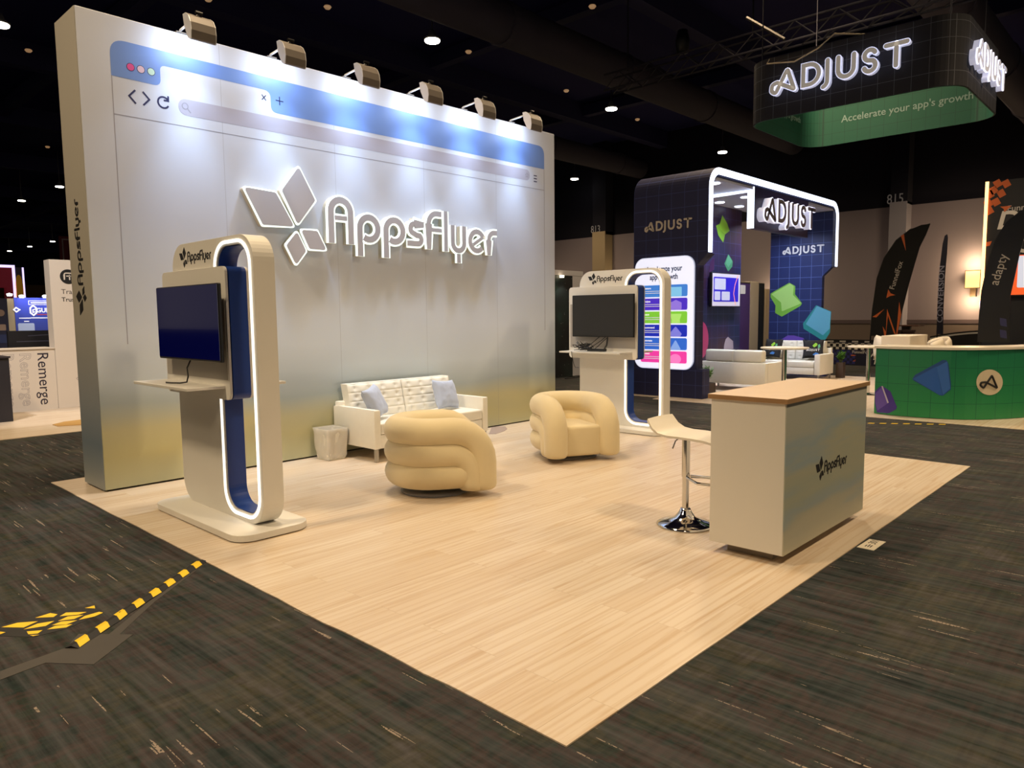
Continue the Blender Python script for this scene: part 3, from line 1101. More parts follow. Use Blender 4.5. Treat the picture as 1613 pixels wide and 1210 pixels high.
def tufted(x0, x1, yb, yt, z0, z1, th, nx, nz):
    """front-facing tufted cushion leaning back; buttons on a grid"""
    mb = MB()
    M, N = 44, 36
    btn = [((i + 0.5) / nx, (j + 0.5) / nz) for i in range(nx) for j in range(nz)]
    vs = []
    for j in range(N + 1):
        for i in range(M + 1):
            u, v = i / M, j / N
            ed = min(u, 1 - u) * (x1 - x0), min(v, 1 - v) * (z1 - z0)
            d = 0.03 * (1 - math.exp(-ed[0] / 0.02)) * (1 - math.exp(-ed[1] / 0.02))
            for (bu, bv) in btn:
                r2 = ((u - bu) * (x1 - x0)) ** 2 + ((v - bv) * (z1 - z0)) ** 2
                d -= 0.016 * math.exp(-r2 / 0.0007) + 0.009 * math.exp(-r2 / 0.005)
            for j2 in range(1, nz):
                d -= 0.006 * math.exp(-((v - j2 / nz) * (z1 - z0) / 0.008) ** 2)
            y = yb + (yt - yb) * v - d
            vs.append((x0 + (x1 - x0) * u, y, z0 + (z1 - z0) * v))
    fs = [(j * (M + 1) + i, j * (M + 1) + i + 1, (j + 1) * (M + 1) + i + 1, (j + 1) * (M + 1) + i) for j in range(N) for i in range(M)]
    mb.add(vs, fs)
    # body behind
    a = [(x0, yb, z0), (x1, yb, z0), (x1, yt, z1), (x0, yt, z1)]
    b = [(x0, yb + th, z0), (x1, yb + th, z0), (x1, yt + th, z1), (x0, yt + th, z1)]
    mb.add(a + b, [(4, 7, 6, 5), (0, 4, 5, 1), (1, 5, 6, 2), (2, 6, 7, 3), (3, 7, 4, 0)])
    return mb, [(x0 + (x1 - x0) * bu, yb + (yt - yb) * bv + 0.004, z0 + (z1 - z0) * bv) for bu, bv in btn]


def make_sofa(t, x0, x1, y0, y1, buttons=True):
    za, zb = 0.145, 0.553
    for (a, b) in ((x0, x0 + 0.083), (x1 - 0.083, x1)):
        ar = MB().rbox((a, y0, za), (b, y1, zb), 0.012, 2).build('armrest', WHITE_VINYL, t, smooth='auto')
        MB().tube([(a + 0.006, y0 + 0.006, zb - 0.002), (a + 0.006, y1 - 0.01, zb - 0.002)], 0.0035, 5).build('piping', WHITE_VINYL, ar)
    MB().rbox((x0 + 0.084, y0 + 0.012, za), (x1 - 0.084, y1 - 0.02, 0.29), 0.012, 2).build('seat_base', WHITE_VINYL, t, smooth='auto')
    xm = (x0 + x1) / 2
    for (a, b) in ((x0 + 0.086, xm - 0.002), (xm + 0.002, x1 - 0.086)):
        MB().rbox((a, y0 + 0.004, 0.292), (b, y1 - 0.2, 0.412), 0.022, 4).build('seat_cushion', WHITE_VINYL, t, smooth='auto')
        mb, bt = tufted(a, b, y1 - 0.235, y1 - 0.145, 0.405, 0.785, 0.12, 4, 4)
        c = mb.build('back_cushion', WHITE_VINYL, t, smooth='auto')
        if buttons:
            mbb = MB()
            for q in bt:
                mbb.lathe([(0.0, 0.006), (0.009, 0.003), (0.009, -0.003), (0, -0.006)], q, 8)
            mbb.build('tuft_buttons', WHITE_VINYL, c)
    MB().rbox((x0 + 0.02, y1 - 0.1, za), (x1 - 0.02, y1, 0.60), 0.015, 2).build('back_frame', WHITE_VINYL, t, smooth='auto')
    for lx in (x0 + 0.02, x1 - 0.055):
        for ly in (y0 + 0.012, y1 - 0.06):
            MB().box((lx, ly, 0.006), (lx + 0.035, ly + 0.035, za + 0.002)).build('leg', STEEL, t, bevel=0.002)


sofa = thing('sofa', 'white button-tufted two-seat sofa against the backdrop wall', 'sofa', (5.235, 6.5, 0.006))
make_sofa(sofa, 4.41, 6.06, 6.118, 6.87)


def make_pillow(name, label, c, size, rot, m, th=0.085, group=None, seed=0):
    o = tag(pillow_mb(size, th, seed).build(name, m, None, smooth=True), label, 'pillow', group)
    o.location = c
    o.rotation_euler = rot
    return o


def pillow_mb(s, th, seed):
    N = 22
    mb = MB()
    vs = []
    for side in (1, -1):
        for j in range(N + 1):
            for i in range(N + 1):
                u, v = 2 * i / N - 1, 2 * j / N - 1
                pin = 1 - 0.10 * (1 - (abs(u) ** 2)) * abs(v) ** 3
                pin2 = 1 - 0.10 * (1 - (abs(v) ** 2)) * abs(u) ** 3
                x, z = u * s / 2 * pin2, v * s / 2 * pin
                t = ((1 - u ** 4) * (1 - v ** 4)) ** 0.55 * th
                rr = sqrt(u * u + v * v)
                t += 0.006 * noise.noise((u * 3 + seed, v * 3, side)) * min(1, t / th * 2) + 0.003 * sin(16 * atan2(v, u) + seed) * max(0, rr - 0.5) * min(1, t / th * 3)
                vs.append((x, side * t, z))
    K = (N + 1) ** 2
    fs = []
    for sd in (0, 1):
        for j in range(N):
            for i in range(N):
                a = sd * K + j * (N + 1) + i
                q = (a, a + 1, a + N + 2, a + N + 1)
                fs.append(q if sd == 1 else tuple(reversed(q)))
    mb.add(vs, fs)
    return mb


PIL = mat('pale_blue_velvet', 'a9b4cc', 0.75, noise_amt=0.07, noise_scale=12, sheen=0.3)
make_pillow('throw_pillow', 'pale blue velvet pillow leaning on the sofa arm by the waste bin', (4.66, 6.44, 0.60), 0.36, (radians(-24), radians(-8), radians(34)), PIL, 0.07, seed=1)
make_pillow('throw_pillow', 'pale blue velvet pillow in the sofa corner away from the bin', (5.70, 6.47, 0.592), 0.36, (radians(-20), radians(4), radians(6)), PIL, 0.075, seed=5)

# ------------------------------------------------------------------ waste bin with clear liner
bn = thing('waste_bin', 'small white waste bin with a crumpled clear liner beside the sofa', 'bin', (4.26, 6.71, 0.006))
BX0, BX1, BY0, BY1, BH = 4.125, 4.395, 6.56, 6.86, 0.335


def ring_bin(k, z, jit=0.0, seed=0.0, n=10):
    cx, cy = (BX0 + BX1) / 2, (BY0 + BY1) / 2
    hx, hy = (BX1 - BX0) / 2 * k, (BY1 - BY0) / 2 * k
    pts = rrect(cx - hx, cy - hy, cx + hx, cy + hy, 0.03, 3)
    out = []
    N = len(pts)
    for i in range(N):
        a, b = Vector(pts[i]), Vector(pts[(i + 1) % N])
        L = max(1, int((b - a).length / 0.025))
        for j in range(L):
            q = a + (b - a) * j / L
            d = (q - Vector((cx, cy))).normalized()
            q = q + d * jit * noise.noise((q.x * 16 + seed, q.y * 16, z * 9))
            out.append((q.x, q.y, z))
    return out


def loft(rings, closed_bottom=True):
    n = len(rings[0])
    mb = MB()
    mb.add([v for r in rings for v in r], [(i * n + k, i * n + (k + 1) % n, (i + 1) * n + (k + 1) % n, (i + 1) * n + k) for i in range(len(rings) - 1) for k in range(n)] + ([tuple(range(n - 1, -1, -1))] if closed_bottom else []))
    return mb


def same_n(fn, ks):
    base = ring_bin(1, 0)
    cx, cy = (BX0 + BX1) / 2, (BY0 + BY1) / 2
    out = []
    for (k, z, j) in ks:
        r = []
        for (x, y, _) in base:
            d = Vector((x - cx, y - cy))
            dn = d.normalized()
            q = d * k + dn * j * (noise.noise((x * 15, y * 15, z * 10)) + 0.6 * noise.noise((x * 40, y * 40, z * 25)))
            r.append((cx + q.x, cy + q.y, z + 0.25 * j * noise.noise((x * 20, y * 20, 7 + z))))
        out.append(r)
    return out


loft(same_n(0, [(0.78, 0.006, 0), (0.96, BH - 0.004, 0), (0.94, BH - 0.004, 0), (0.77, 0.02, 0)])).build('bin_body', mat('bin_white', 'dcdad2', 0.4), bn, smooth='auto')
loft(same_n(0, [(0.80, 0.014, 0.012), (0.85, 0.06, 0.028), (0.89, 0.12, 0.026), (0.93, 0.2, 0.02), (0.97, 0.28, 0.012), (1.0, BH, 0.004), (0.985, BH + 0.006, 0.002), (0.95, BH - 0.02, 0.004), (0.90, 0.2, 0.02), (0.82, 0.06, 0.02)])).build('bin_liner', mat('clear_liner', 'efece4', 0.22, alpha=0.55), bn, smooth='auto')

# ------------------------------------------------------------------ cream tub armchairs made of three bent rolls


def make_armchair(label):
    t = thing('tub_armchair', label, 'armchair', (0, 0, 0.006))
    a, r = 0.295, 0.117

    def roll(z, xf, rx, rz, down, rad):
        half = []
        if down:
            half += [(xf, z_) for z_ in (0.052, 0.058, 0.072, 0.095, 0.16)] + [(xf, z - rz)]
            half += [(xf - rx + rx * cos(radians(q)), z - rz + rz * sin(radians(q))) for q in range(15, 91, 15)]
        else:
            half += [(xf, z)]
        pass
        L = [(x, a, zz) for x, zz in half]
        mid = [(a * cos(radians(q)), a * sin(radians(q)), z) for q in range(90, 271, 12)]
        R = [(x, -a, zz) for x, zz in reversed(half)]
        P_ = L + mid + R
        if down:
            e_ = [0.62, 0.8, 0.93, 1.0]
            return MB().tube(P_, [rad * k_ for k_ in e_] + [rad] * (len(P_) - 8) + [rad * k_ for k_ in reversed(e_)], 20, 'flat')
        return MB().tube(P_, rad, 20, 'round')

    roll(0.548, 0.375, 0.24, 0.26, True, 0.122).build('roll', CREAM, t, world=False, smooth=True)
    roll(0.368, 0.285, 0.2, 0.2, True, 0.123).build('roll', CREAM, t, world=False, smooth=True)
    roll(0.19, 0.18, 0, 0, False, 0.121).build('roll', CREAM, t, world=False, smooth=True)
    # inner back lining: upright horseshoe band between the rolls and the seat
    out, inn = [], []
    prof = [(0.2, 0.30), (0.203, 0.40), (0.215, 0.52), (0.25, 0.62), (0.30, 0.63)]
    path = [(0.30, 90)] + [(0, q) for q in range(90, 271, 12)] + [(0.30, 270)]
    vs, fs = [], []
    n = len(prof)
    for k_, (xs, q) in enumerate(path):
        drop = 1.0 if xs == 0 else 0.62
        for (rr, z) in prof:
            vs.append((xs + rr * cos(radians(q)), rr * sin(radians(q)), 0.25 + (z - 0.25) * drop))
    for i in range(len(path) - 1):
        for j in range(n - 1):
            fs.append((i * n + j, (i + 1) * n + j, (i + 1) * n + j + 1, i * n + j + 1))
    MB().add(vs, fs).build('inner_back', CREAM, t, world=False, smooth=True)
    MB().rbox((-0.26, -0.2, 0.06), (0.42, 0.2, 0.375), 0.035, 4).build('seat', CREAM, t, world=False, smooth='auto')
    MB().lathe([(0.0, 0.0), (0.30, 0.0), (0.305, 0.014), (0.29, 0.026), (0.0, 0.026)], (0.02, 0, 0), 36).build('swivel_base', GREY_DISC, t, world=False, smooth='auto')
    MB().lathe([(0.0, 0.02), (0.16, 0.02), (0.16, 0.06), (0.0, 0.06)], (0.02, 0, 0), 24).build('swivel_post', BLACK, t, world=False)
    return t


c1 = make_armchair('cream three-roll tub armchair turned with its rounded back to the camera')
c1.location = (4.06, 4.79, 0.006)
c1.rotation_euler = (0, 0, radians(-32))
c2 = dup(c1, (6.07, 4.90, 0.006), radians(-118), 'cream three-roll tub armchair showing its seat, in front of the far kiosk')

# ------------------------------------------------------------------ reception counter
ct = thing('reception_counter', 'boxy reception counter with a cloud-printed front and wooden top', 'counter', (4.86, 1.97, 0.006))
MB().box((4.157, 1.724, 0.07), (5.575, 2.20, 0.987)).build('cabinet_body', WHITE, ct, bevel=0.003)
MB().box((4.159, 1.719, 0.071), (5.573, 1.7245, 0.986)).build('front_panel', COUNTERPRINT, ct)
MB().box((4.142, 1.708, 0.987), (5.598, 2.215, 1.017)).build('counter_top', TAN_TOP, ct, bevel=0.002)
MB().box((4.1405, 1.7065, 0.9875), (5.5995, 1.7079, 1.0155)).build('edge_band', mat('oak_edge_shaded', '9c7a54', 0.5), ct)  # darker brown edge strips, with the edge's lesser light put into the colour
MB().box((4.1405, 1.7080, 0.9875), (4.1419, 2.2150, 1.0155)).build('edge_band', MATS['oak_edge_shaded'], ct)
MB().box((4.25, 1.82, 0.006), (5.50, 2.12, 0.071)).build('plinth', mat('plinth_grey', '8f867a', 0.5), ct)
la, lb_ = ony(1284.5, 733, 1.7185), ony(1333.5, 728, 1.7185)
flyer_flat('logo', Frame(((la.x + lb_.x) / 2, 1.7188, (la.z + lb_.z) / 2), (1, 0, 0), (0, 0, 1)), lb_.x - la.x, BLACK_INK, ct)

# ------------------------------------------------------------------ bar stool
st = thing('bar_stool', 'white low-backed bar stool on a chrome pole tucked behind the counter', 'stool', (4.55, 2.62, 0.006))
sx, sy = 4.555, 2.60
MB().lathe([(0.0, 0.0), (0.2, 0.0), (0.205, 0.008), (0.19, 0.018), (0.13, 0.034), (0.075, 0.06), (0.045, 0.1), (0.034, 0.125), (0, 0.125)], (sx, sy, 0.006), 40).build('base', CHROME, st, smooth=True)
MB().cyl((sx, sy, 0.11), (sx, sy, 0.38), 0.024, 20).build('lower_pole', CHROME, st, smooth='auto')
MB().cyl((sx, sy, 0.36), (sx, sy, 0.665), 0.029, 20).build('gas_lift', CHROME, st, smooth='auto')
ft = [(sx - 0.03, sy - 0.03, 0.36), (sx - 0.09, sy - 0.14, 0.345), (sx - 0.05, sy - 0.21, 0.34), (sx + 0.03, sy - 0.235, 0.34), (sx + 0.11, sy - 0.2, 0.34), (sx + 0.13, sy - 0.12, 0.345), (sx + 0.03, sy - 0.02, 0.36)]
MB().tube(ft, 0.011, 8).build('footrest', CHROME, st, smooth='auto')
MB().tube([(sx - 0.02, sy + 0.02, 0.655), (sx - 0.06, sy + 0.05, 0.62), (sx - 0.075, sy + 0.065, 0.565)], 0.005, 6).build('lift_lever', STEEL, st)
prof = [(0.215, 0.775), (0.205, 0.762), (0.17, 0.715), (0.12, 0.685), (0.05, 0.675), (-0.05, 0.675), (-0.14, 0.672), (-0.22, 0.664), (-0.27, 0.65)]
N = 12
vs = []
for (d, z) in prof:
    for i in range(N + 1):
        u = 2 * i / N - 1
        hw = 0.19 * (1 - 0.12 * abs(d / 0.215) ** 3)
        vs.append((sx + hw * u, sy + d - 0.0 * u, z + 0.006 * (1 - u * u)))
M = len(prof)
top = list(vs)
bot = [(x, y + (0.006 if i < 3 * (N + 1) else 0), z - 0.016) for i, (x, y, z) in enumerate(vs)]
fs = []
K = len(top)
for j in range(M - 1):
    for i in range(N):
        a = j * (N + 1) + i
        fs.append((a, a + N + 1, a + N + 2, a + 1))
        fs.append((K + a + 1, K + a + N + 2, K + a + N + 1, K + a))
edge = [i for i in range(N + 1)] + [j * (N + 1) + N for j in range(1, M)] + [(M - 1) * (N + 1) + i for i in range(N - 1, -1, -1)] + [j * (N + 1) for j in range(M - 2, 0, -1)]
for i in range(len(edge)):
    a, b = edge[i], edge[(i + 1) % len(edge)]
    fs.append((a, b, b + K, a + K))
so = MB().add(top + bot, fs).build('seat', mat('stool_seat_white', 'dcd6ca', 0.4), st, smooth='auto')
MB().box((sx - 0.09, sy - 0.09, 0.656), (sx + 0.09, sy + 0.09, 0.664)).build('seat_plate', BLACK, st)

# ------------------------------------------------------------------ floor card, tapes
cd = thing('floor_card', 'small white booth number card lying on the carpet by the vinyl edge', 'card', (4.97, 1.47, 0.0))
MB().prism([(4.853, 1.524), (4.849, 1.421), (5.092, 1.418), (5.083, 1.518)], 0.0005, 0.003, FLOORF).build('card_sheet', mat('card_white', 'e8dfcc', 0.6), cd)
cf = Frame((4.87, 1.43, 0.003), (1, 0, 0), (0, 1, 0))
text('number_print', '301', cf, BLACK_INK, cd, height=0.05, depth=0.0006, at=(0.115, 0.022))
mbt = MB()
for (yy, ww) in ((0.055, 0.04), (0.04, 0.06), (0.025, 0.05)):
    mbt.prism([(0.03, yy), (0.03 + ww, yy), (0.03 + ww, yy + 0.007), (0.03, yy + 0.007)], 0, 0.0006, cf)
mbt.build('small_print', BLACK_INK, cd)


def zq(u, v):
    p = onz(u * 400 / 1613, 840 + v * 240 / 968)
    return (p.x, p.y)


gt = thing('gaffer_tape_patch', 'wide patch of dark grey gaffer tape on the carpet under the striped tape', 'tape', (*zq(560, 740), 0))
MB().prism([zq(*q) for q in ((500, 642), (845, 646), (595, 836), (290, 826), (0, 935), (0, 880), (300, 772), (420, 730))][::1], 0.0005, 0.002, FLOORF).build('tape_sheet', TAPE_GREY, gt)
MB().prism([zq(*q) for q in ((940, 440), (1290, 195), (1310, 190), (985, 435), (760, 645), (690, 645))], 0.0005, 0.0015, FLOORF).build('tape_run', TAPE_GREY, gt)
ht = thing('hazard_tape', 'yellow and black striped tape line running from the vinyl edge across the carpet', 'tape', (*zq(880, 450), 0))
A, B = Vector(zq(1285, 180)), Vector(zq(450, 735))
d = (B - A)
Lh = d.length
d.normalize()
nn = Vector((-d.y, d.x))
hw = 0.036
pw = [noise.noise((i * 0.35, 2, 1)) * 0.012 for i in range(30)]
MB().add([(A + d * Lh * i / 24 + nn * (hw * s + pw[i])).to_3d() + Vector((0, 0, 0.0034 + 0.010 * max(0, 1 - abs(s)))) for i in range(25) for s in (-1, 0, 1)],
         [(i * 3 + k_, i * 3 + k_ + 1, (i + 1) * 3 + k_ + 1, (i + 1) * 3 + k_) for i in range(24) for k_ in (0, 1)]).build('black_strip', TAPE_BLACK, ht)
mby = MB()
ns = 8
for i in range(ns):
    t0 = (i + 0.02) / ns
    t1 = (i + 0.52) / ns
    sk = 0.42 / ns
    vs = []
    for s in (-0.96, 0, 0.96):
        for t in (t0, t1):
            tt = min(1.0, max(0, t + sk * (s + 1) / 2))
            w_ = noise.noise((tt * 24 * 0.35, 2, 1)) * 0.012
            vs.append((A + d * Lh * tt + nn * (hw * s + w_)).to_3d() + Vector((0, 0, 0.0042 + 0.010 * max(0, 1 - abs(s)))))
    mby.add(vs, [(0, 1, 3, 2), (2, 3, 5, 4)])
mby.build('yellow_stripes', TAPE_YELLOW, ht)
hp = thing('hazard_tape', 'crossed patch of yellow striped tape pieces on the dark carpet', 'tape', (*zq(330, 560), 0))
MB().prism([zq(*q) for q in ((0, 592), (225, 520), (370, 498), (600, 458), (660, 505), (430, 606), (215, 662), (0, 655))][::1], 0.0005, 0.0015, FLOORF).build('black_pieces', TAPE_BLACK, hp)
mby = MB()
for q in ([(10, 600), (110, 572), (240, 562), (150, 602)], [(225, 540), (320, 510), (365, 518), (340, 535)], [(380, 530), (420, 507), (550, 503), (500, 520)],
          [(540, 478), (600, 462), (605, 480)], [(150, 614), (240, 577), (345, 560), (290, 592)], [(330, 587), (390, 564), (490, 556), (420, 583)], [(370, 560), (430, 532), (530, 522), (470, 548)],
          [(500, 553), (540, 528), (630, 502), (655, 508), (600, 532)], [(170, 627), (270, 619), (240, 640), (180, 645)], [(300, 614), (350, 592), (460, 581), (420, 602)], [(190, 650), (250, 648), (210, 657)], [(0, 628), (35, 632), (0, 645)]):
    pl_ = [zq(*p) for p in q]
    if area2(pl_) < 0:
        pl_.reverse()
    mby.prism(pl_, 0.0016, 0.0024, FLOORF)
mby.build('yellow_pieces', TAPE_YELLOW, hp)
# thin grey sheet left on the vinyl by the wall
gp = [onz(*q, 0.006) for q in ((775, 672), (796, 672), (799, 676), (795, 679), (781, 684), (770, 684))]
pl_ = [(p.x, p.y) for p in gp]
if area2(pl_) < 0:
    pl_.reverse()
tag(MB().prism(pl_, 0.0065, 0.009, FLOORF).build('floor_plate', mat('grey_film', 'a08f88', 0.5)), 'thin grey sheet lying flat on the vinyl against the wall past the sofa', 'sheet')

# ------------------------------------------------------------------ navy archway booth across the aisle
wf2 = MB().prism([(11.1, 1.2), (11.1, 7.02), (11.38, 7.04), (11.36, 7.75), (17.9, 7.75), (17.9, 1.2)], 0, 0.006, FLOORF).build('vinyl_floor', WOOD)
tag(wf2, 'maple-look vinyl floor sheet under the navy archway booth and green counter', 'floor')

AX0, AX1, AY0, AY1, AZ = 11.57, 17.72, 6.23, 7.75, 4.05
bo = thing('archway_booth', 'navy tiled archway booth outlined with a thick white light strip', 'booth', (14.6, 7.0, 0.006))
fa = FY(AY0)
T = 0.16
R0 = 0.36
outer = [(AX1, 2.56)] + [(AX1 - R0 + R0 * cos(radians(q)), AZ - R0 + R0 * sin(radians(q))) for q in range(0, 91, 9)] + [(AX0 + R0 + R0 * cos(radians(q)), AZ - R0 + R0 * sin(radians(q))) for q in range(90, 181, 9)] + [(AX0, 2.56)]
ri = R0 - T
inner = [(AX0 + T, 2.56)] + [(AX0 + R0 + ri * cos(radians(q)), AZ - R0 + ri * sin(radians(q))) for q in range(180, 89, -9)] + [(AX1 - R0 + ri * cos(radians(q)), AZ - R0 + ri * sin(radians(q))) for q in range(90, -1, -9)] + [(AX1 - T, 2.56)]
NAVY_IN = grid_mat('navy_tiles_inside', '1a2350', '4a5a9c', 0.262, 0.008)
MB().prism(outer + inner, -(AY1 - AY0), 0, fa).build('arch_frame', NAVY, bo)
mid = []
path = [(AX0 + 0.062, 2.575)] + [(AX0 + R0 + (R0 - 0.062) * cos(radians(q)), AZ - R0 + (R0 - 0.062) * sin(radians(q))) for q in range(180, 89, -9)] + [(AX1 - R0 + (R0 - 0.062) * cos(radians(q)), AZ - R0 + (R0 - 0.062) * sin(radians(q))) for q in range(90, -1, -9)] + [(AX1 - 0.062, 2.575)]
MB().strokes([path], 0.115, 0.001, 0.02, fa).build('led_strip', LED_COOL, bo)
# lower side panels, stepped back below the light strip
for (x0, x1, nm) in ((AX0, AX0 + 0.25, 'side_panel'), (AX1 - 0.3, AX1, 'side_panel')):
    fx = Frame((x0, 0, 0), (0, 1, 0), (0, 0, 1))
    zt_ = 2.56
    poly = [(6.30, 0.006), (7.75, 0.006), (7.75, 2.56), (6.23, 2.56), (6.44, 2.36), (6.44, 0.53), (6.30, 0.53)]
    if x0 > 12:
        poly = [(6.30, 0.006), (7.70, 0.006), (7.70, 3.83), (6.235, 3.83), (6.235, 2.56), (6.44, 2.36), (6.44, 0.53), (6.30, 0.53)]
        x1 = AX1 - T - 0.001
    MB().prism(poly, 0, x1 - x0, fx).build(nm, NAVY if x0 < 12 else NAVY_BLUE, bo)
# back wall with dark purple print
g = NT('purple_navy_print', 0.45)
x, y, z = g.sep()
fx_ = [g.math('LESS_THAN', g.math('FRACT', g.math('ADD', g.math('DIVIDE', v, 0.262), 0.31)), 0.03) for v in (x, z)]
n = g.noise(0.9, 2)
c = g.ramp(g.math('ADD', g.math('MULTIPLY', x, 0.42), g.math('MULTIPLY', n, 0.2)), [(-0.0, '2b1836'), (0.1, '351f44'), (0.22, '16244a')])
c = g.ramp(n, [(0.35, '14204a'), (0.5, '2a1b44'), (0.65, '3a2334')])
g.color(g.mix(g.math('MAXIMUM', fx_[0], fx_[1]), c, '45487e'))
MB().box((AX0 + 0.2, 7.70, 0.006), (15.85, 7.76, 3.88)).build('back_wall', g.m, bo)
MB().box((AX0 + T + 0.001, AY0 + 0.02, 3.84), (AX1 - T - 0.001, AY1, 3.886)).build('soffit', mat('soffit_white', 'c4cbe6', 0.4), bo)
# lit end of the inner soffit: band running back plus drop at the front
HX0, HX1 = 13.34, 15.95
MB().prism([(-7.66, 3.77), (-6.36, 3.80), (-6.36, 3.12), (-6.235, 3.12), (-6.235, 3.90), (-7.66, 3.885)], 0.0, 0.03, FX(HX0)).build('led_end_band', LED_COOL, bo)
MB().box((HX0, 6.235, 3.12), (HX1, 6.36, 3.90)).build('header_panel', grid_mat('header_purple', '1d1440', '2c2258', 0.262, 0.008), bo)
for k_, (u_, v_) in enumerate(((700, 205), (695, 338), (825, 365), (868, 303))):
    q = onz(970 + u_ * 380 / 1613, 240 + v_ * 380 / 1613, 3.83)
    MB().lathe([(0, 0), (0.09, 0), (0.1, 0.008), (0, 0.008)], (min(q.x, 17.3), min(max(q.y, 6.45), 7.5), 3.828), 20).build('downlight', mat('downlight_disc', 'ffffff', 0.5, emit=6, ecol='eef2ff'), bo)
FACE_CREAM = mat('letter_face_cream', 'd8d0c4', 0.5)
ajust_flat(FX(AX0 - 0.0005, 7.02, 3.105), 0.178, mat('letters_warm_grey', 'b7ada4', 0.5), bo, 0.012)
ajust_flat(FX(AX1 - 0.3005, 6.90, 3.0), 0.18, mat('letters_white', 'c9ced8', 0.5, emit=0.15), bo, 0.012)
hl = thing('illuminated_sign', 'white edge-lit raised lettering on the dark header inside the archway', 'sign', ((HX0 + HX1) / 2, 6.234, 3.5))
ajust_lit(FY(6.234, 14.72, 3.50), 0.46, hl, mat('letter_face_dim', '8f8894', 0.5), mat('adjust_rim_light', 'ffffff', 0.5, emit=1.3, ecol='dfe2ff'), 0.13)
# lamps that light the arch
for (lx, e) in ((12.4, 40), (14.2, 40), (16.2, 50)):
    lamp('arch_downlight', 'AREA', (lx, 7.0, 3.81), e, (0.86, 0.9, 1.0), 0.25, (lx, 7.0, 0), spread=radians(140))

# printed solids on the right-hand and back panels of the archway


def facet(name, fr, polys, parent, r=0.03):
    """first polygon is the silhouette, the others are facets of other tones"""
    base = None
    for i, (pts_, m_) in enumerate(polys):
        if area2(pts_) < 0:
            pts_ = list(reversed(pts_))
        o = MB().prism(round_poly(pts_, r, 4), 0.0004 * i, 0.0015 + 0.0012 * i, fr).build(name if i == 0 else 'facet', m_, parent if i == 0 else base)
        base = base or o


def pxs(pts_, plane, sc, ox, oy):
    out = []
    for (u_, v_) in pts_:
        q = onx(ox + u_ * sc, oy + v_ * sc, plane[1]) if plane[0] == 'x' else ony(ox + u_ * sc, oy + v_ * sc, plane[1])
        out.append((-q.y, q.z) if plane[0] == 'x' else (q.x, q.z))
    return out


sc4 = 380 / 1613
RX = AX1 - 0.3005
LIME2 = mat('lime_print_dark', '6fae44', 0.4)
LIME1 = mat('lime_print_light', '9ccd78', 0.4)
facet('printed_star', FX(RX), [(pxs([(1035, 350), (1160, 278), (1200, 300), (1198, 355), (1245, 415), (1235, 432), (1110, 505), (1065, 480), (1068, 430), (1035, 375)], ('x', RX), sc4, 970, 380), LIME2),
                               (pxs([(1040, 355), (1165, 283), (1190, 300), (1185, 360), (1240, 415), (1110, 470), (1105, 410)], ('x', RX), sc4, 970, 380), LIME1)], bo, 0.02)
facet('printed_block', FX(RX), [(pxs([(1340, 428), (1440, 470), (1432, 610), (1400, 660), (1378, 662), (1255, 585), (1252, 550)], ('x', RX), sc4, 970, 380), mat('teal_print_dark', '2b8c94', 0.4)),
                                (pxs([(1345, 433), (1438, 473), (1430, 585), (1385, 630), (1270, 555)], ('x', RX), sc4, 970, 380), mat('sky_print', '5ba4c8', 0.4))], bo, 0.02)
facet('printed_dome', FX(RX), [(pxs([(1098, 695), (1110, 655), (1150, 630), (1190, 630), (1255, 648), (1280, 695), (1285, 740), (1090, 740)], ('x', RX), sc4, 970, 380), PURPLE)], bo, 0.03)
YB = 7.70
sc3 = 380 / 1613
facet('printed_star', FY(YB), [(pxs([(712, 418), (745, 475), (762, 525), (730, 550), (718, 605), (685, 555), (670, 490), (698, 475)], ('y', YB), sc3, 970, 240), mat('lime_bright', '7fb93a', 0.4)),
                               (pxs([(712, 425), (742, 478), (755, 525), (728, 545), (702, 520), (690, 492)], ('y', YB), sc3, 970, 240), mat('lime_bright2', '95d23e', 0.4))], bo, 0.02)
facet('printed_gem', FY(YB), [(pxs([(752, 680), (782, 730), (778, 765), (750, 798), (726, 745)], ('y', YB), sc3, 970, 240), mat('mint_print', '48946f', 0.4)),
                              (pxs([(752, 684), (777, 728), (752, 770), (735, 742)], ('y', YB), sc3, 970, 240), mat('mint_print2', '5cab86', 0.4))], bo, 0.02)
facet('printed_ball', FY(YB), [([(14.05 + 0.33 * cos(q * pi / 12), 0.95 + 0.4 * sin(q * pi / 12)) for q in range(24)], mat('pink_print', 'b03a74', 0.4))], bo, 0.0)
facet('printed_block', FY(YB), [(pxs([(735, 655), (750, 640), (783, 668), (786, 722), (722, 722), (725, 690)], ('y', YB), sc4, 970, 380), mat('lilac_print', 'a79fb8', 0.4))], bo, 0.02)
facet('printed_gem', Frame((0, 6.2295, 0)), [([(11.62, 2.22), (11.80, 2.28), (11.80, 2.5), (11.66, 2.42)], PURPLE)], bo, 0.02)

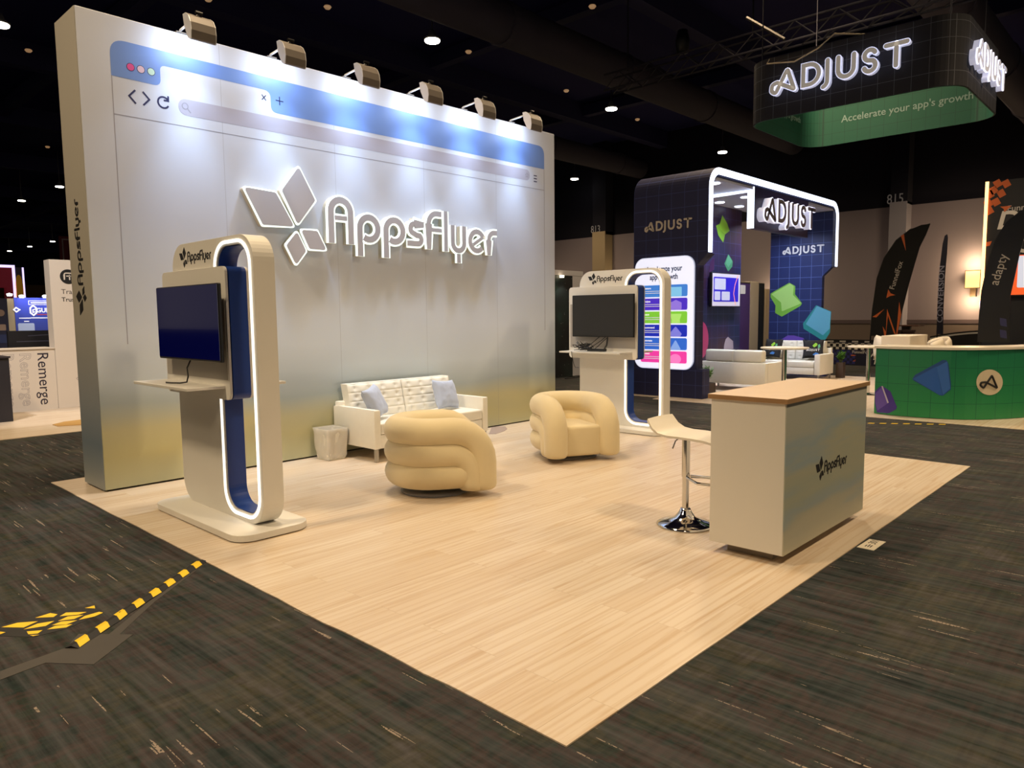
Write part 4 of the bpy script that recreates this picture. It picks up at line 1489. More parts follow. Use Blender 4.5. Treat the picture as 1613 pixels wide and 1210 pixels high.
# light box on the navy pillar
lbx = thing('light_box', 'glowing white portrait panel with six coloured tiles on the navy pillar', 'light box', (AX0, 7.07, 1.5))
fl_ = FX(AX0)
U0, U1, V0, V1 = -7.69, -6.48, 0.525, 2.53
MB().prism(rrect(U0 - 0.012, V0 - 0.012, U1 + 0.012, V1 + 0.012, 0.19, 8), 0.001, 0.03, fl_).build('frame', mat('lightbox_rim', 'c8d2ee', 0.4, emit=0.5), lbx)
MB().prism(rrect(U0, V0, U1, V1, 0.18, 8), 0.03, 0.034, fl_).build('lit_face', mat('lightbox_white', 'ffffff', 0.4, emit=0.86, ecol='d2dcfa'), lbx)
INKL = mat('lightbox_ink', '26347c', 0.5, emit=0.05)
text('heading', 'Accelerate your', fl_, INKL, lbx, width=0.76, height=0.10, bold=0.022, depth=0.001, at=((U0 + U1) / 2, 2.285), align='CENTER', w0=0.0345)
text('heading', "app's growth", fl_, INKL, lbx, width=0.58, height=0.10, bold=0.022, depth=0.001, at=((U0 + U1) / 2, 2.14), align='CENTER', w0=0.0345)
tiles = [('Measure', '3f7fd8', '7cc2ee'), ('Analyze', '4a2fc8', '8c74e0'), ('Engage', '7cc83c', 'a8e070'), ('Recommend', '1c2cb8', '7a7ce0'), ('Automate', '2f66d2', '7fa4ec'), ('Protect', 'e83fa8', 'f27cc8')]
WTXT = mat('tile_white_text', 'ffffff', 0.5, emit=0.7)
for i, (nm, c1_, c2_) in enumerate(tiles):
    v1 = 2.04 - i * 0.2395
    v0 = v1 - 0.215
    tu0, tu1 = U0 + 0.13, U1 - 0.115
    tl = MB().prism(rrect(tu0, v0, tu1, v1, 0.03, 4), 0.034, 0.037, fl_).build('tile', mat('tile_' + c1_, c1_, 0.4, emit=0.72), lbx)
    tl['label'] = ('light blue', 'violet', 'lime green', 'dark blue', 'mid blue', 'pink')[i] + ' tile'
    text('tile_title', nm, fl_, WTXT, tl, height=0.036, depth=0.0008, at=(tu0 + 0.045, v1 - 0.07), w0=0.0372, bold=0.02)
    bars = MB()
    for (dv, ww) in ((0.10, 0.42), (0.135, 0.36)):
        bars.prism([(tu0 + 0.045, v1 - dv - 0.016), (tu0 + 0.045 + ww, v1 - dv - 0.016), (tu0 + 0.045 + ww, v1 - dv - 0.004), (tu0 + 0.045, v1 - dv - 0.004)], 0.0372, 0.038, fl_)
    bars.build('small_print', mat('tile_small_text', 'e8ecff', 0.5, emit=0.4), tl)
    cu_, hw_ = tu1 - 0.23, 0.115
    shp = [[(cu_ - hw_, v0 + 0.004), (cu_ + hw_, v0 + 0.004), (cu_ + hw_, v1 - 0.045), (cu_ - hw_, v1 - 0.045)],
           [(cu_ - hw_, v0 + 0.004), (cu_ + hw_, v0 + 0.004), (cu_ + hw_, v1 - 0.085), (cu_, v1 - 0.035), (cu_ - hw_, v1 - 0.085)],
           [(cu_ - hw_ * 0.8, v0 + 0.004), (cu_ + hw_ * 0.8, v0 + 0.004), (cu_ + hw_ * 0.7, v0 + 0.06), (cu_ + hw_, v1 - 0.06), (cu_ + hw_, v1 - 0.045), (cu_ - hw_, v1 - 0.045), (cu_ - hw_, v1 - 0.06), (cu_ - hw_ * 0.7, v0 + 0.06)],
           [(cu_ - hw_ * 0.8, v0 + 0.004), (cu_ + hw_ * 0.8, v0 + 0.004), (cu_ + hw_ * 1.1, v0 + 0.05), (cu_, v1 - 0.03), (cu_ - hw_ * 1.1, v0 + 0.05)],
           [(cu_ - hw_, v0 + 0.004), (cu_ + hw_, v0 + 0.004), (cu_, v1 - 0.03)],
           [(cu_ + hw_ * cos(radians(q)), v0 + 0.075 + 0.09 * sin(radians(q))) for q in range(-50, 231, 14)]][i]
    MB().prism(round_poly(shp, 0.018 if i < 5 else 0, 4), 0.0372, 0.0382, fl_).build('tile_shape', mat('tile_shape_' + c2_, c2_, 0.4, emit=0.75), tl)

# television on the purple back wall
t = thing('television', 'television showing a purple dashboard on the back wall of the archway', 'television', (15.0, 7.69, 1.66))
MB().rbox((14.30, 7.60, 1.655), (15.64, 7.66, 2.395), 0.01, 2).build('bezel', BLACK, t)
MB().box((14.9, 7.655, 1.85), (15.2, 7.705, 2.2)).build('wall_bracket', BLACK, t)
fs_ = FY(7.599)
MB().prism([(14.33, 1.675), (15.615, 1.675), (15.615, 2.375), (14.33, 2.375)], 0, 0.003, fs_).build('screen', mat('screen_pale', 'c8c4d8', 0.3, emit=0.45), t)
MB().prism(rrect(14.38, 1.77, 15.53, 2.30, 0.02, 3), 0.003, 0.005, fs_).build('screen_field', mat('screen_violet', '2a20b8', 0.3, emit=0.55), t)
for (a, b, c_, d_) in ((14.42, 2.03, 14.92, 2.27), (14.42, 1.80, 14.68, 1.99), (14.74, 1.80, 15.12, 1.99)):
    MB().prism(rrect(a, b, c_, d_, 0.02, 3), 0.005, 0.006, fs_).build('screen_card', mat('screen_card', 'b9bcd8', 0.3, emit=0.5), t)
MB().strokes([[(15.50, 2.36), (15.36, 2.15), (15.30, 1.95), (15.40, 1.70)]], 0.018, 0.006, 0.007, fs_).build('screen_line', mat('screen_orange_line', 'ff9a70', 0.3, emit=0.9), t)

# things between the purple wall and the far panel
dn = thing('roll_up_banner', 'purple roll-up banner standing behind the archway television', 'banner', (16.45, 8.2, 0.006))
bl_, br_ = ony(1159, 600, 8.2).x, ony(1178, 600, 8.2).x
bt_ = ony(1168, 446, 8.2).z
MB().box((bl_, 8.19, 0.08), (br_, 8.205, bt_)).build('printed_sheet', mat('banner_purple', '3a1f5c', 0.5, noise_amt=0.2, noise_scale=2), dn)
MB().box((bl_ - 0.02, 8.13, 0.006), (br_ + 0.02, 8.27, 0.09)).build('base', STEEL, dn)
MB().box((bl_ - 0.005, 8.185, bt_), (br_ + 0.005, 8.21, bt_ + 0.03)).build('top_rail', STEEL, dn)
MB().prism(rrect(ony(1163, 463, 8.19).x, ony(1168, 463, 8.19).z, ony(1174, 463, 8.19).x, ony(1168, 449, 8.19).z, 0.03, 4), 0, 0.003, FY(8.19)).build('white_label', mat('label_white', 'd8d4d0', 0.5), dn)
for (a, b, top_, nm, lb, mcol, yy) in ((1178, 1192, 443, 'storage_cabinet', 'tall beige cabinet beside the purple roll-up banner', 'cabinet_beige', 8.3), (1204, 1215, 455, 'storage_cabinet', 'narrow beige cabinet against the far blue panel of the archway', 'cabinet_beige', 8.4)):
    x0_, x1_ = ony(a, 600, yy).x, ony(b, 600, yy).x
    o = thing(nm, lb, 'cabinet', ((x0_ + x1_) / 2, yy + 0.25, 0.006))
    zt = ony(a, top_, yy).z
    MB().box((x0_, yy, 0.006), (x1_, yy + 0.5, zt)).build('carcass', mat(mcol, 'b5a488', 0.6), o, bevel=0.004)
    MB().box((x0_ + 0.02, yy - 0.012, 0.06), (x1_ - 0.02, yy - 0.0005, zt - 0.03)).build('door', mat('cabinet_door', 'a8987e', 0.6), o)
x0_, x1_ = ony(1193, 600, 8.35).x, ony(1203, 600, 8.35).x
zt = ony(1197, 447, 8.35).z
o = thing('dark_gap_sheet', 'black sheet filling the dark gap between two beige cabinets', 'filler', ((x0_ + x1_) / 2, 8.4, 0.006))  # sheet, rail and post are added to stand in for a dark gap
mbq = MB()
N = 24
mbq.add([(x0_ + (x1_ - x0_) * i / N, 8.4 + 0.025 * sin(i * 1.6), z_) for z_ in (0.02, zt) for i in range(N + 1)], [(i, i + 1, N + 2 + i, N + 1 + i) for i in range(N)])
mbq.build('cloth', SOFT_BLACK, o)
MB().tube([(x0_, 8.4, zt + 0.01), (x1_, 8.4, zt + 0.01)], 0.015, 8).build('rail', STEEL, o)
MB().tube([(x1_ - 0.02, 8.4, 0.006), (x1_ - 0.02, 8.4, zt)], 0.015, 8).build('upright', STEEL, o)

# two white sofas, cushions, planters and tables of that booth
sa = thing('sofa', 'white leather sofa turned with its back to the aisle, beside the leafy planter', 'sofa', (13.6, 6.6, 0.006))
SX, S0, S1 = 13.24, 5.90, 7.3
MB().rbox((SX, S0, 0.14), (SX + 0.12, S1, 0.56), 0.015, 2).build('back_frame', WHITE_VINYL, sa, smooth='auto')
for (a, b) in ((S0, S0 + 0.1), (S1 - 0.1, S1)):
    MB().rbox((SX + 0.122, a, 0.14), (SX + 0.80, b, 0.56), 0.015, 2).build('armrest', WHITE_VINYL, sa, smooth='auto')
MB().rbox((SX + 0.122, S0 + 0.102, 0.14), (SX + 0.79, S1 - 0.102, 0.3), 0.015, 2).build('seat_base', WHITE_VINYL, sa, smooth='auto')
for (a, b) in ((S0 + 0.11, 6.597), (6.603, S1 - 0.11)):
    MB().rbox((SX + 0.26, a, 0.302), (SX + 0.80, b, 0.42), 0.025, 3).build('seat_cushion', WHITE_VINYL, sa, smooth='auto')
    MB().rbox((SX + 0.06, a - 0.02, 0.562), (SX + 0.24, b + 0.0, 0.80), 0.04, 3).build('back_cushion', WHITE_VINYL, sa, smooth='auto')
for lx in (SX + 0.03, SX + 0.72):
    for ly in (S0 + 0.04, S1 - 0.08):
        MB().box((lx, ly, 0.006), (lx + 0.035, ly + 0.035, 0.142)).build('leg', STEEL, sa)

sb = thing('sofa', 'white tufted sofa facing the aisle in front of the blue tiled panel', 'sofa', (16.9, 6.5, 0.006))
BX, B0, B1 = 16.35, 6.03, 7.62
for (a, b) in ((B0, B0 + 0.13), (B1 - 0.13, B1)):
    MB().rbox((BX - 0.02, a, 0.12), (BX + 0.80, b, 0.58), 0.015, 2).build('armrest', WHITE_VINYL, sb, smooth='auto')
MB().rbox((BX, B0 + 0.142, 0.12), (BX + 0.78, B1 - 0.142, 0.28), 0.015, 2).build('seat_base', WHITE_VINYL, sb, smooth='auto')
ym = (B0 + B1) / 2
for (a, b) in ((B0 + 0.146, ym - 0.002), (ym + 0.002, B1 - 0.146)):
    MB().rbox((BX - 0.01, a, 0.282), (BX + 0.6, b, 0.42), 0.025, 3).build('seat_cushion', WHITE_VINYL, sb, smooth='auto')
    mb, bt = tufted(0, b - a, 0.0, 0.1, 0.42, 0.86, 0.12, 3, 3)
    mb.v = [(BX + 0.56 + v[1], b - v[0], v[2]) for v in mb.v]
    mb.build('back_cushion', WHITE_VINYL, sb, smooth='auto')
MB().rbox((BX + 0.71, B0 + 0.03, 0.12), (BX + 0.81, B1 - 0.03, 0.7), 0.015, 2).build('back_frame', WHITE_VINYL, sb, smooth='auto')
for lx in (BX + 0.03, BX + 0.72):
    for ly in (B0 + 0.04, B1 - 0.08):
        MB().box((lx, ly, 0.006), (lx + 0.035, ly + 0.035, 0.122)).build('leg', STEEL, sb)


def printed_pillow(label, c, rz, seed, lean):
    t = thing('throw_pillow', label, 'pillow', c, rz)
    pillow_mb(0.46, 0.08, seed).build('cover', mat('pillow_black_print', '15161c', 0.8), t, world=False, smooth=True)
    t.rotation_euler = (lean, 0, rz)
    f = Frame((0, -0.078, 0))
    for pts_, mm in (([(-0.02, 0.06), (0.05, 0.13), (0.09, 0.10), (0.07, 0.05), (0.02, 0.02)], MATS['lime_bright2']), ([(0.1, -0.02), (0.15, 0.03), (0.14, 0.1), (0.1, 0.08)], MATS['mint_print2']),
                     ([(-0.02, -0.16), (0.05, -0.1), (0.12, -0.12), (0.1, -0.17)], mat('blue_patch', '3a78c8', 0.6))):
        if area2(pts_) < 0:
            pts_ = list(reversed(pts_))
        mb = MB().prism(round_poly(pts_, 0.015, 3), -0.004, 0.004, f)
        mb.build('printed_shape', mm, t, world=False)
    mb = MB()
    for n_, ps in ajust_letters():
        mb.strokes([[((x - 2.7) * 0.052, (z - 0.5) * 0.052 - 0.04) for x, z in p] for p in ps], 0.011, -0.004, 0.005, f, cap='round')
    mb.build('printed_word', mat('pillow_white_print', 'd0d0d0', 0.7), t, world=False)
    return t


printed_pillow('black pillow with printed word and lime star on the tufted sofa arm end', (16.78, 6.36, 0.68), radians(-70), 3, radians(-18))
printed_pillow('black pillow with a lime star at the far end of the tufted sofa', (16.78, 7.30, 0.68), radians(-100), 8, radians(-18))


def planter(label, c, s, h, seed, ph):
    t = thing('potted_plant', label, 'plant', (c[0], c[1], 0.006))
    mb = MB()
    mb.rbox((c[0] - s / 2, c[1] - s / 2, 0.006), (c[0] + s / 2, c[1] + s / 2, h), 0.006, 2)
    mb.build('planter_box', DARKWOOD, t)
    MB().box((c[0] - s / 2 + 0.02, c[1] - s / 2 + 0.02, h), (c[0] + s / 2 - 0.02, c[1] + s / 2 - 0.02, h + 0.005)).build('soil', mat('soil', '1e1712', 0.9), t)
    random.seed(seed)
    st_, lf = MB(), MB()
    for i in range(26):
        a = random.uniform(0, 2 * pi)
        rr = random.uniform(0.02, s * 0.55)
        top_ = Vector((c[0] + rr * cos(a), c[1] + rr * sin(a), h + ph * random.uniform(0.45, 1.0)))
        b0 = Vector((c[0] + rr * 0.3 * cos(a), c[1] + rr * 0.3 * sin(a), h))
        st_.tube([b0, (b0 + top_) / 2 + Vector((0, 0, 0.02)), top_], 0.004, 5)
        for j in range(12):
            p = b0 + (top_ - b0) * random.uniform(0.45, 1.05)
            d = Vector((random.uniform(-1, 1), random.uniform(-1, 1), random.uniform(-0.1, 0.9))).normalized()
            side = d.cross(Vector((0, 0, 1))).normalized() * 0.014
            L = random.uniform(0.05, 0.085)
            lf.add([p, p + d * L * 0.5 + side, p + d * L, p + d * L * 0.5 - side], [(0, 1, 2, 3)])
    st_.build('stems', mat('stem_green', '4a5a2a', 0.7), t)
    lf.build('leaves', mat('leaf_green', '4f7f2c', 0.6, noise_amt=0.25, noise_scale=30), t)


planter('bushy green plant in a brown box at the foot of the navy pillar', (11.985, 6.45, 0), 0.25, 0.26, 4, 0.30)
planter('green plant in a dark box beside the tufted white sofa arm', (17.32, 5.93, 0), 0.16, 0.36, 6, 0.24)


def bar_table(label, c, r, h, cab=False):
    t = thing('bar_table', label, 'table', (c[0], c[1], 0.006))
    MB().lathe([(0.0, h - 0.028), (r - 0.02, h - 0.028), (r, h - 0.02), (r, h - 0.006), (r - 0.006, h), (0, h)], (c[0], c[1], 0), 48).build('table_top', mat('table_white', 'e2ddd0', 0.4), t, smooth='auto')
    MB().cyl((c[0], c[1], 0.03), (c[0], c[1], h - 0.027), 0.038, 18).build('pole', CHROME, t, smooth='auto')
    MB().lathe([(0, 0.006), (0.24, 0.006), (0.24, 0.014), (0.06, 0.035), (0, 0.035)], (c[0], c[1], 0), 36).build('base', CHROME, t, smooth='auto')
    return t


q = onz(1236, 547, 1.05)
T1 = (q.x * 1.22, q.y * 1.22)
bar_table('round white bar table on a chrome pole in front of the two white sofas', (T1[0], T1[1], 0), 0.38, 0.947)
q = onz(1369, 545, 1.05)
bar_table('round white bar table on a chrome pole beside the green counter end', (q.x * 1.33, q.y * 1.33, 0), 0.36, 0.895)

# curved green counter
GZ = 1.0
g = NT('green_tiles', 0.4)
uvn = g.n('ShaderNodeUVMap')
x, y, z = g.sep()
u_, v_, w_ = g.sep(uvn.outputs[0])
mk = g.math('MAXIMUM', g.math('LESS_THAN', g.math('FRACT', g.math('DIVIDE', u_, 0.285)), 0.022), g.math('LESS_THAN', g.math('FRACT', g.math('ADD', g.math('DIVIDE', z, 0.25), 0.13)), 0.024))
g.color(g.mix(mk, g.ramp(z, [(0.0, '2c8a50'), (0.9, '1f7a55')]), '145c46'))
GREEN = g.m
front = [(11.51, 3.44), (11.455, 3.25), (11.43, 3.05), (11.435, 2.85), (11.455, 2.65), (11.49, 2.46), (11.57, 2.29), (11.71, 2.12), (11.86, 1.99), (12.05, 1.86), (12.3, 1.72), (12.6, 1.6), (12.95, 1.5), (13.35, 1.45)]
back = [(13.4, 1.75), (13.0, 1.85), (12.7, 1.98), (12.4, 2.2), (12.2, 2.5), (12.1, 2.8), (12.08, 3.1), (12.12, 3.44)]
gc = thing('welcome_counter', 'curved green tiled counter with a white top printed with blue and purple solids', 'counter', (11.9, 2.6, 0.006))
plan = front + back
plan_f = Frame((0, 0, 0), (1, 0, 0), (0, 1, 0))
pp_ = plan if area2(plan) > 0 else list(reversed(plan))
MB().prism(pp_, 0.012, GZ - 0.022, plan_f).build('curved_body', GREEN, gc)
_b = bpy.data.objects['curved_body'].data
_uv = _b.uv_layers.new(name='UVMap')
_cum = [0]
for i in range(len(front) - 1):
    _cum.append(_cum[-1] + (Vector(front[i + 1]) - Vector(front[i])).length)
for lp in _b.loops:
    co = _b.vertices[lp.vertex_index].co
    k_ = min(range(len(front)), key=lambda i: (Vector(front[i]) - Vector((co.x + 11.9, co.y + 2.6))).length)
    _uv.data[lp.index].uv = (_cum[k_] + 0.09, co.z)


def off_poly(poly, d):
    N = len(poly)
    out = []
    for i in range(N):
        a, b, c_ = Vector(poly[i - 1]), Vector(poly[i]), Vector(poly[(i + 1) % N])
        n1 = Vector(((b - a).y, -(b - a).x)).normalized()
        n2 = Vector(((c_ - b).y, -(c_ - b).x)).normalized()
        n = (n1 + n2).normalized()
        out.append(tuple(b + n * d / max(0.4, n.dot(n1))))
    return out


MB().prism(off_poly(pp_, 0.022), GZ - 0.021, GZ + 0.012, plan_f).build('counter_top', mat('counter_top_white', 'e6dfd0', 0.35), gc)
MB().prism(off_poly(pp_, -0.03), 0.006, 0.013, plan_f).build('plinth', BLACK, gc)


def wrap(poly, d, m, name, parent, seg=True):
    """polygon given in photo-zoom pixels, laid on the curved front a little proud of it"""
    vs = []
    pts2 = []
    for i in range(len(poly)):
        a, b = Vector(poly[i]), Vector(poly[(i + 1) % len(poly)])
        L = max(1, int((b - a).length / 25))
        pts2 += [a + (b - a) * j / L for j in range(L)]
    hit = []
    for p in pts2:
        hit.append(front_hit(1300 + p.x * 313 / 1613, 480 + p.y * 313 / 1613, d))
    # fan of a fine grid: triangulate in (arc length, height)
    uv = [(h[3], h[2]) for h in hit]
    # grid fill so that it follows the curve
    if area2(uv) < 0:
        uv.reverse()
    bm = bmesh.new()
    vv = [bm.verts.new((u_, v_, 0)) for u_, v_ in uv]
    bm.faces.new(vv)
    u0_ = min(u_ for u_, v_ in uv)
    u1_ = max(u_ for u_, v_ in uv)
    s_ = u0_ + 0.05
    while s_ < u1_:
        bmesh.ops.bisect_plane(bm, geom=bm.verts[:] + bm.edges[:] + bm.faces[:], plane_co=(s_, 0, 0), plane_no=(1, 0, 0))
        s_ += 0.05
    bm.verts.index_update()
    bm.verts.ensure_lookup_table()
    P = []
    for v in bm.verts:
        x_, y_, nx_, ny_ = front_at(v.co.x)
        P.append((x_ + nx_ * d, y_ + ny_ * d, v.co.y))
    F = [[v.index for v in f.verts] for f in bm.faces]
    bm.free()
    return MB().add(P, F).build(name, m, parent)


FR = [Vector(p) for p in front]
CUM = [0]
for i in range(len(FR) - 1):
    CUM.append(CUM[-1] + (FR[i + 1] - FR[i]).length)


def front_at(s_):
    s_ = min(max(s_, 0), CUM[-1] - 1e-6)
    for i in range(len(FR) - 1):
        if CUM[i] <= s_ <= CUM[i + 1]:
            p = FR[i] + (FR[i + 1] - FR[i]) * (s_ - CUM[i]) / (CUM[i + 1] - CUM[i])
            d = (FR[i + 1] - FR[i]).normalized()
            n = Vector((d.y, -d.x))
            if n.x > 0 and n.y > 0:
                n = -n
            if n.x > 0.5:
                n = -n
            return p.x, p.y, n.x, n.y
    return FR[-1].x, FR[-1].y, -1, 0


def front_hit(px_, py_, d):
    r = ray(px_, py_)
    o2, d2 = Vector((0, 0)), Vector((r.x, r.y))
    best = None
    for i in range(len(FR) - 1):
        a, e = FR[i], FR[i + 1] - FR[i]
        den = d2.x * e.y - d2.y * e.x
        if abs(den) < 1e-9:
            continue
        t = (a.x * e.y - a.y * e.x) / den
        s_ = (a.x * d2.y - a.y * d2.x) / den
        lo = -0.6 if i == 0 else 0
        if lo <= s_ <= 1 and (best is None or t < best[0]):
            best = (t, max(0, CUM[i] + s_ * (CUM[i + 1] - CUM[i])))
    t, s_ = best if best else (12, 0)
    return (0, 0, EYE + r.z * t, s_)


BLU1, BLU2 = mat('blue_print', '2f62b4', 0.4), mat('blue_print_dark', '274f8f', 0.4)
wrap([(708, 600), (730, 570), (955, 448), (985, 452), (1000, 480), (1020, 640), (1018, 690), (955, 740), (925, 735), (715, 615)], 0.003, BLU2, 'printed_pyramid', gc)
wrap([(712, 602), (905, 500), (950, 735), (925, 733)], 0.0045, BLU1, 'printed_pyramid_side', gc)
wrap([(905, 505), (990, 460), (1015, 680), (955, 735)], 0.0045, mat('blue_print_mid', '3a6cbc', 0.4), 'printed_pyramid_side', gc)
wrap([(404, 705), (440, 668), (463, 658), (530, 705), (582, 830), (575, 850), (515, 882), (420, 875), (404, 800)], 0.003, mat('purple_dark', '4b3894', 0.4), 'printed_block', gc)
wrap([(408, 720), (465, 665), (510, 800), (425, 860), (408, 800)], 0.0045, mat('purple_mid', '6a55b0', 0.4), 'printed_block_side', gc)
wrap([(458, 662), (468, 660), (517, 795), (505, 800)], 0.006, mat('print_highlight', 'c8c0d8', 0.4), 'printed_block_edge', gc)
disc = wrap([(1332 + 107 * cos(i * pi / 16), 630 + 104 * sin(i * pi / 16)) for i in range(32)], 0.004, mat('badge_cream', 'd8cbb0', 0.5), 'round_badge', gc)
icon = round_poly([(1349, 575), (1392, 677), (1300, 628), (1262, 632), (1256, 655), (1282, 676)], [4, 4, 20, 14, 14, 8], 5)
mbk = MB()
N = len(icon)
for i in range(N):
    a, b = Vector(icon[i]), Vector(icon[(i + 1) % N])
    h1, h2 = front_hit(1300 + a.x * 313 / 1613, 480 + a.y * 313 / 1613, 0), front_hit(1300 + b.x * 313 / 1613, 480 + b.y * 313 / 1613, 0)
    x1_, y1_, n1x, n1y = front_at(h1[3])
    x2_, y2_, n2x, n2y = front_at(h2[3])
    mbk.tube([(x1_ + n1x * 0.006, y1_ + n1y * 0.006, h1[2]), (x2_ + n2x * 0.006, y2_ + n2y * 0.006, h2[2])], 0.014, 8, 'round')
mbk.build('badge_icon', BLACK_INK, gc)

# ------------------------------------------------------------------ hanging square ring sign
RZ0 = 5.0
RX0, RX1, RY0, RY1 = 13.05, 15.97, 2.82, 6.32
RZ1 = RZ0 + 1.07
hs = thing('hanging_sign', 'square fabric ring sign hung from the ceiling, dark outside and green inside', 'sign', (14.5, 4.57, RZ0))
ro, rin = rrect(RX0, RY0, RX1, RY1, 0.45, 10), rrect(RX0 + 0.03, RY0 + 0.03, RX1 - 0.03, RY1 - 0.03, 0.43, 10)
CHAR = grid_mat('charcoal_tiles', '26272f', '62646e', 0.25, 0.007, rough=0.85)
GREENF = grid_mat('green_fabric_grid', '125240', '0d3c32', 0.25, 0.007, rough=0.7)


def band(poly, z0, z1, flip):
    n = len(poly)
    mb = MB()
    mb.add([(x, y, z0) for x, y in poly] + [(x, y, z1) for x, y in poly], [((i, (i + 1) % n, n + (i + 1) % n, n + i) if not flip else (n + i, n + (i + 1) % n, (i + 1) % n, i)) for i in range(n)])
    return mb


MB().prism(ro, RZ0, RZ1, plan_f, holes=[rrect(RX0 + 0.015, RY0 + 0.015, RX1 - 0.015, RY1 - 0.015, 0.44, 10)]).build('outer_skin', CHAR, hs)
MB().prism(rrect(RX0 + 0.016, RY0 + 0.016, RX1 - 0.016, RY1 - 0.016, 0.44, 10), RZ0 - 0.006, RZ1 - 0.01, plan_f, holes=[rin]).build('inner_skin', GREENF, hs)
GREYTXT = mat('grey_green_print', '7d9690', 0.6)


def words(body, fr, m, parent, **k):
    mb = text_mb(body, fr, **k)
    us = [(Vector(v) - fr.o).dot(fr.u) for v in mb.v]
    s_ = sorted(us)
    lo, hi = s_[0] + 0.4 * (s_[-1] - s_[0]), s_[0] + 0.65 * (s_[-1] - s_[0])
    gap = max(((b - a, (a + b) / 2) for a, b in zip(s_, s_[1:]) if lo < a < hi))[1]
    for left in (True, False):
        o = MB()
        keep = [f for f in mb.f if (us[f[0]] < gap) == left]
        ids = sorted({i for f in keep for i in f})
        mp = {i: j for j, i in enumerate(ids)}
        o.add([mb.v[i] for i in ids], [tuple(mp[i] for i in f) for f in keep])
        o.build('slogan_words', m, parent)


f_in = FX(RX1 - 0.031)
qa, qb = onx(1325, 193, RX1 - 0.03), onx(1533, 155, RX1 - 0.03)
words("Accelerate your app's growth", f_in, GREYTXT, hs, width=abs(qa.y - qb.y), depth=0.003, at=(-qa.y, qa.z), bold=0.008)
qa, qb = ony(1218, 180, RY1 - 0.03), ony(1274, 194, RY1 - 0.03)
words("Accelerate your app's growth", FY(RY1 - 0.031), GREYTXT, hs, width=2.05, depth=0.003, at=(15.54, 5.46), align='RIGHT', bold=0.008)
for (hx, hy) in ((RX0 + 0.25, RY1 - 0.2), (RX0 + 0.25, RY0 + 0.25), (RX1 - 0.25, RY0 + 0.25), (RX1 - 0.25, RY1 - 0.25)):
    MB().tube([(hx, hy, RZ1), (hx, hy, 10.9)], 0.012, 6).build('hanging_cable', MATS['truss_metal'], hs)
MB().tube([(RX0 + 0.02, RY1 - 0.45, RZ1), (RX0 - 0.04, 5.9, RZ1 - 0.10), (RX0 - 0.04, 5.4, RZ1 - 0.18), (RX0 - 0.03, 5.0, RZ1 - 0.05), (RX0 + 0.02, 4.75, RZ1 + 0.14), (RX0 + 0.02, 4.2, RZ1 - 0.02), (RX0 + 0.015, 3.9, RZ1 - 0.06)], 0.014, 6).build('rigging_strap', mat('rigging_tan', '9a8c74', 0.7), hs)
rim2 = mat('ring_letter_rim', 'ffffff', 0.5, emit=1.0, ecol='cdd6ff')
s1 = thing('illuminated_sign', 'raised cream edge-lit lettering on the broad dark side of the ring sign', 'sign', (RX0, 4.6, 5.6))
ajust_lit(FX(RX0 - 0.001, 4.66, 5.59), 0.415, s1, mat('ring_letter_face', 'cfc7bb', 0.5, emit=0.25), rim2, 0.09)
s2 = thing('illuminated_sign', 'glowing white lettering seen edge-on at the far end of the ring sign', 'sign', (14.5, RY0, 5.6))
ajust_lit(FY(RY0 - 0.001, 14.55, 5.56), 0.42, s2, mat('ring_letter_face2', 'd8d8e4', 0.5, emit=0.3), mat('ring_letter_rim2', 'ffffff', 0.5, emit=1.6, ecol='dfe2ff'), 0.09)
# slanted tension pipe by the ring
a, b = onz(1176, 28, 7.2), onz(1236, 62, 6.6)
tag(MB().tube([a, b], 0.03, 8).build('rigging_pipe', mat('rigging_brown', '30271f', 0.7)), 'thin slanted rigging pipe above the left corner of the ring sign', 'pipe')
tag(bpy.data.objects['rigging_pipe'], 'thin slanted rigging pipe above the charcoal grid corner of the ring sign', 'pipe')

# ------------------------------------------------------------------ feather banners, white chairs, barrier and orange booth
OR = mat('orange_print', 'c8622c', 0.6)
PW = mat('flag_white_print', 'b8b4b0', 0.6)


def poly_at(pts_, X):
    out = []
    for p in pts_:
        q = onx(p[0], p[1], X)
        out.append((-q.y, q.z))
    return out if area2(out) > 0 else list(reversed(out))


z5 = lambda u_, v_: (1300 + u_ * 313 / 1262, 260 + v_ * 313 / 1262)
XF = 22.0
ff = thing('feather_banner', 'black curved feather banner with orange zigzags behind the green counter', 'banner', (XF, 6.4, 0))
MB().prism(poly_at([z5(*q) for q in ((285, 1085), (300, 920), (330, 720), (375, 590), (450, 480), (540, 410), (610, 380), (666, 374), (640, 440), (600, 520), (570, 620), (530, 760), (490, 920), (455, 1085))], XF), -0.02, 0, FX(XF)).build('cloth', SOFT_BLACK, ff)
for pl_ in ([(480, 450), (500, 438), (512, 545)], [(300, 965), (375, 915), (325, 968)], [(365, 1025), (385, 1060), (393, 915), (450, 1080), (470, 870), (482, 950), (455, 1084), (437, 1070), (398, 955), (385, 1084), (375, 1084)]):
    MB().prism(poly_at([z5(*q) for q in pl_], XF), 0.001, 0.006, FX(XF)).build('orange_zigzag', OR, ff)
zs = MB().prism(poly_at([z5(*q) for q in ((388, 845), (400, 790), (415, 815), (445, 826), (412, 832))], XF), 0.001, 0.006, FX(XF))
zs.build('orange_arrow', OR, ff)
a, b = onx(*z5(437, 790), XF), onx(*z5(494, 615), XF)
up = Vector((0, b.y - a.y, b.z - a.z)).normalized()
fu = Frame((XF, a.y, a.z), up, Vector((-1, 0, 0)).cross(up))
text('brand_word', 'FunnelFox', fu, PW, ff, width=(b - a).length, depth=0.004, at=(0, -0.0), w0=0.001, bold=0.006)
pp = [onx(*z5(*q), XF + 0.02) for q in ((285, 1120), (300, 920), (330, 720), (375, 590), (450, 480), (540, 410), (666, 374))]
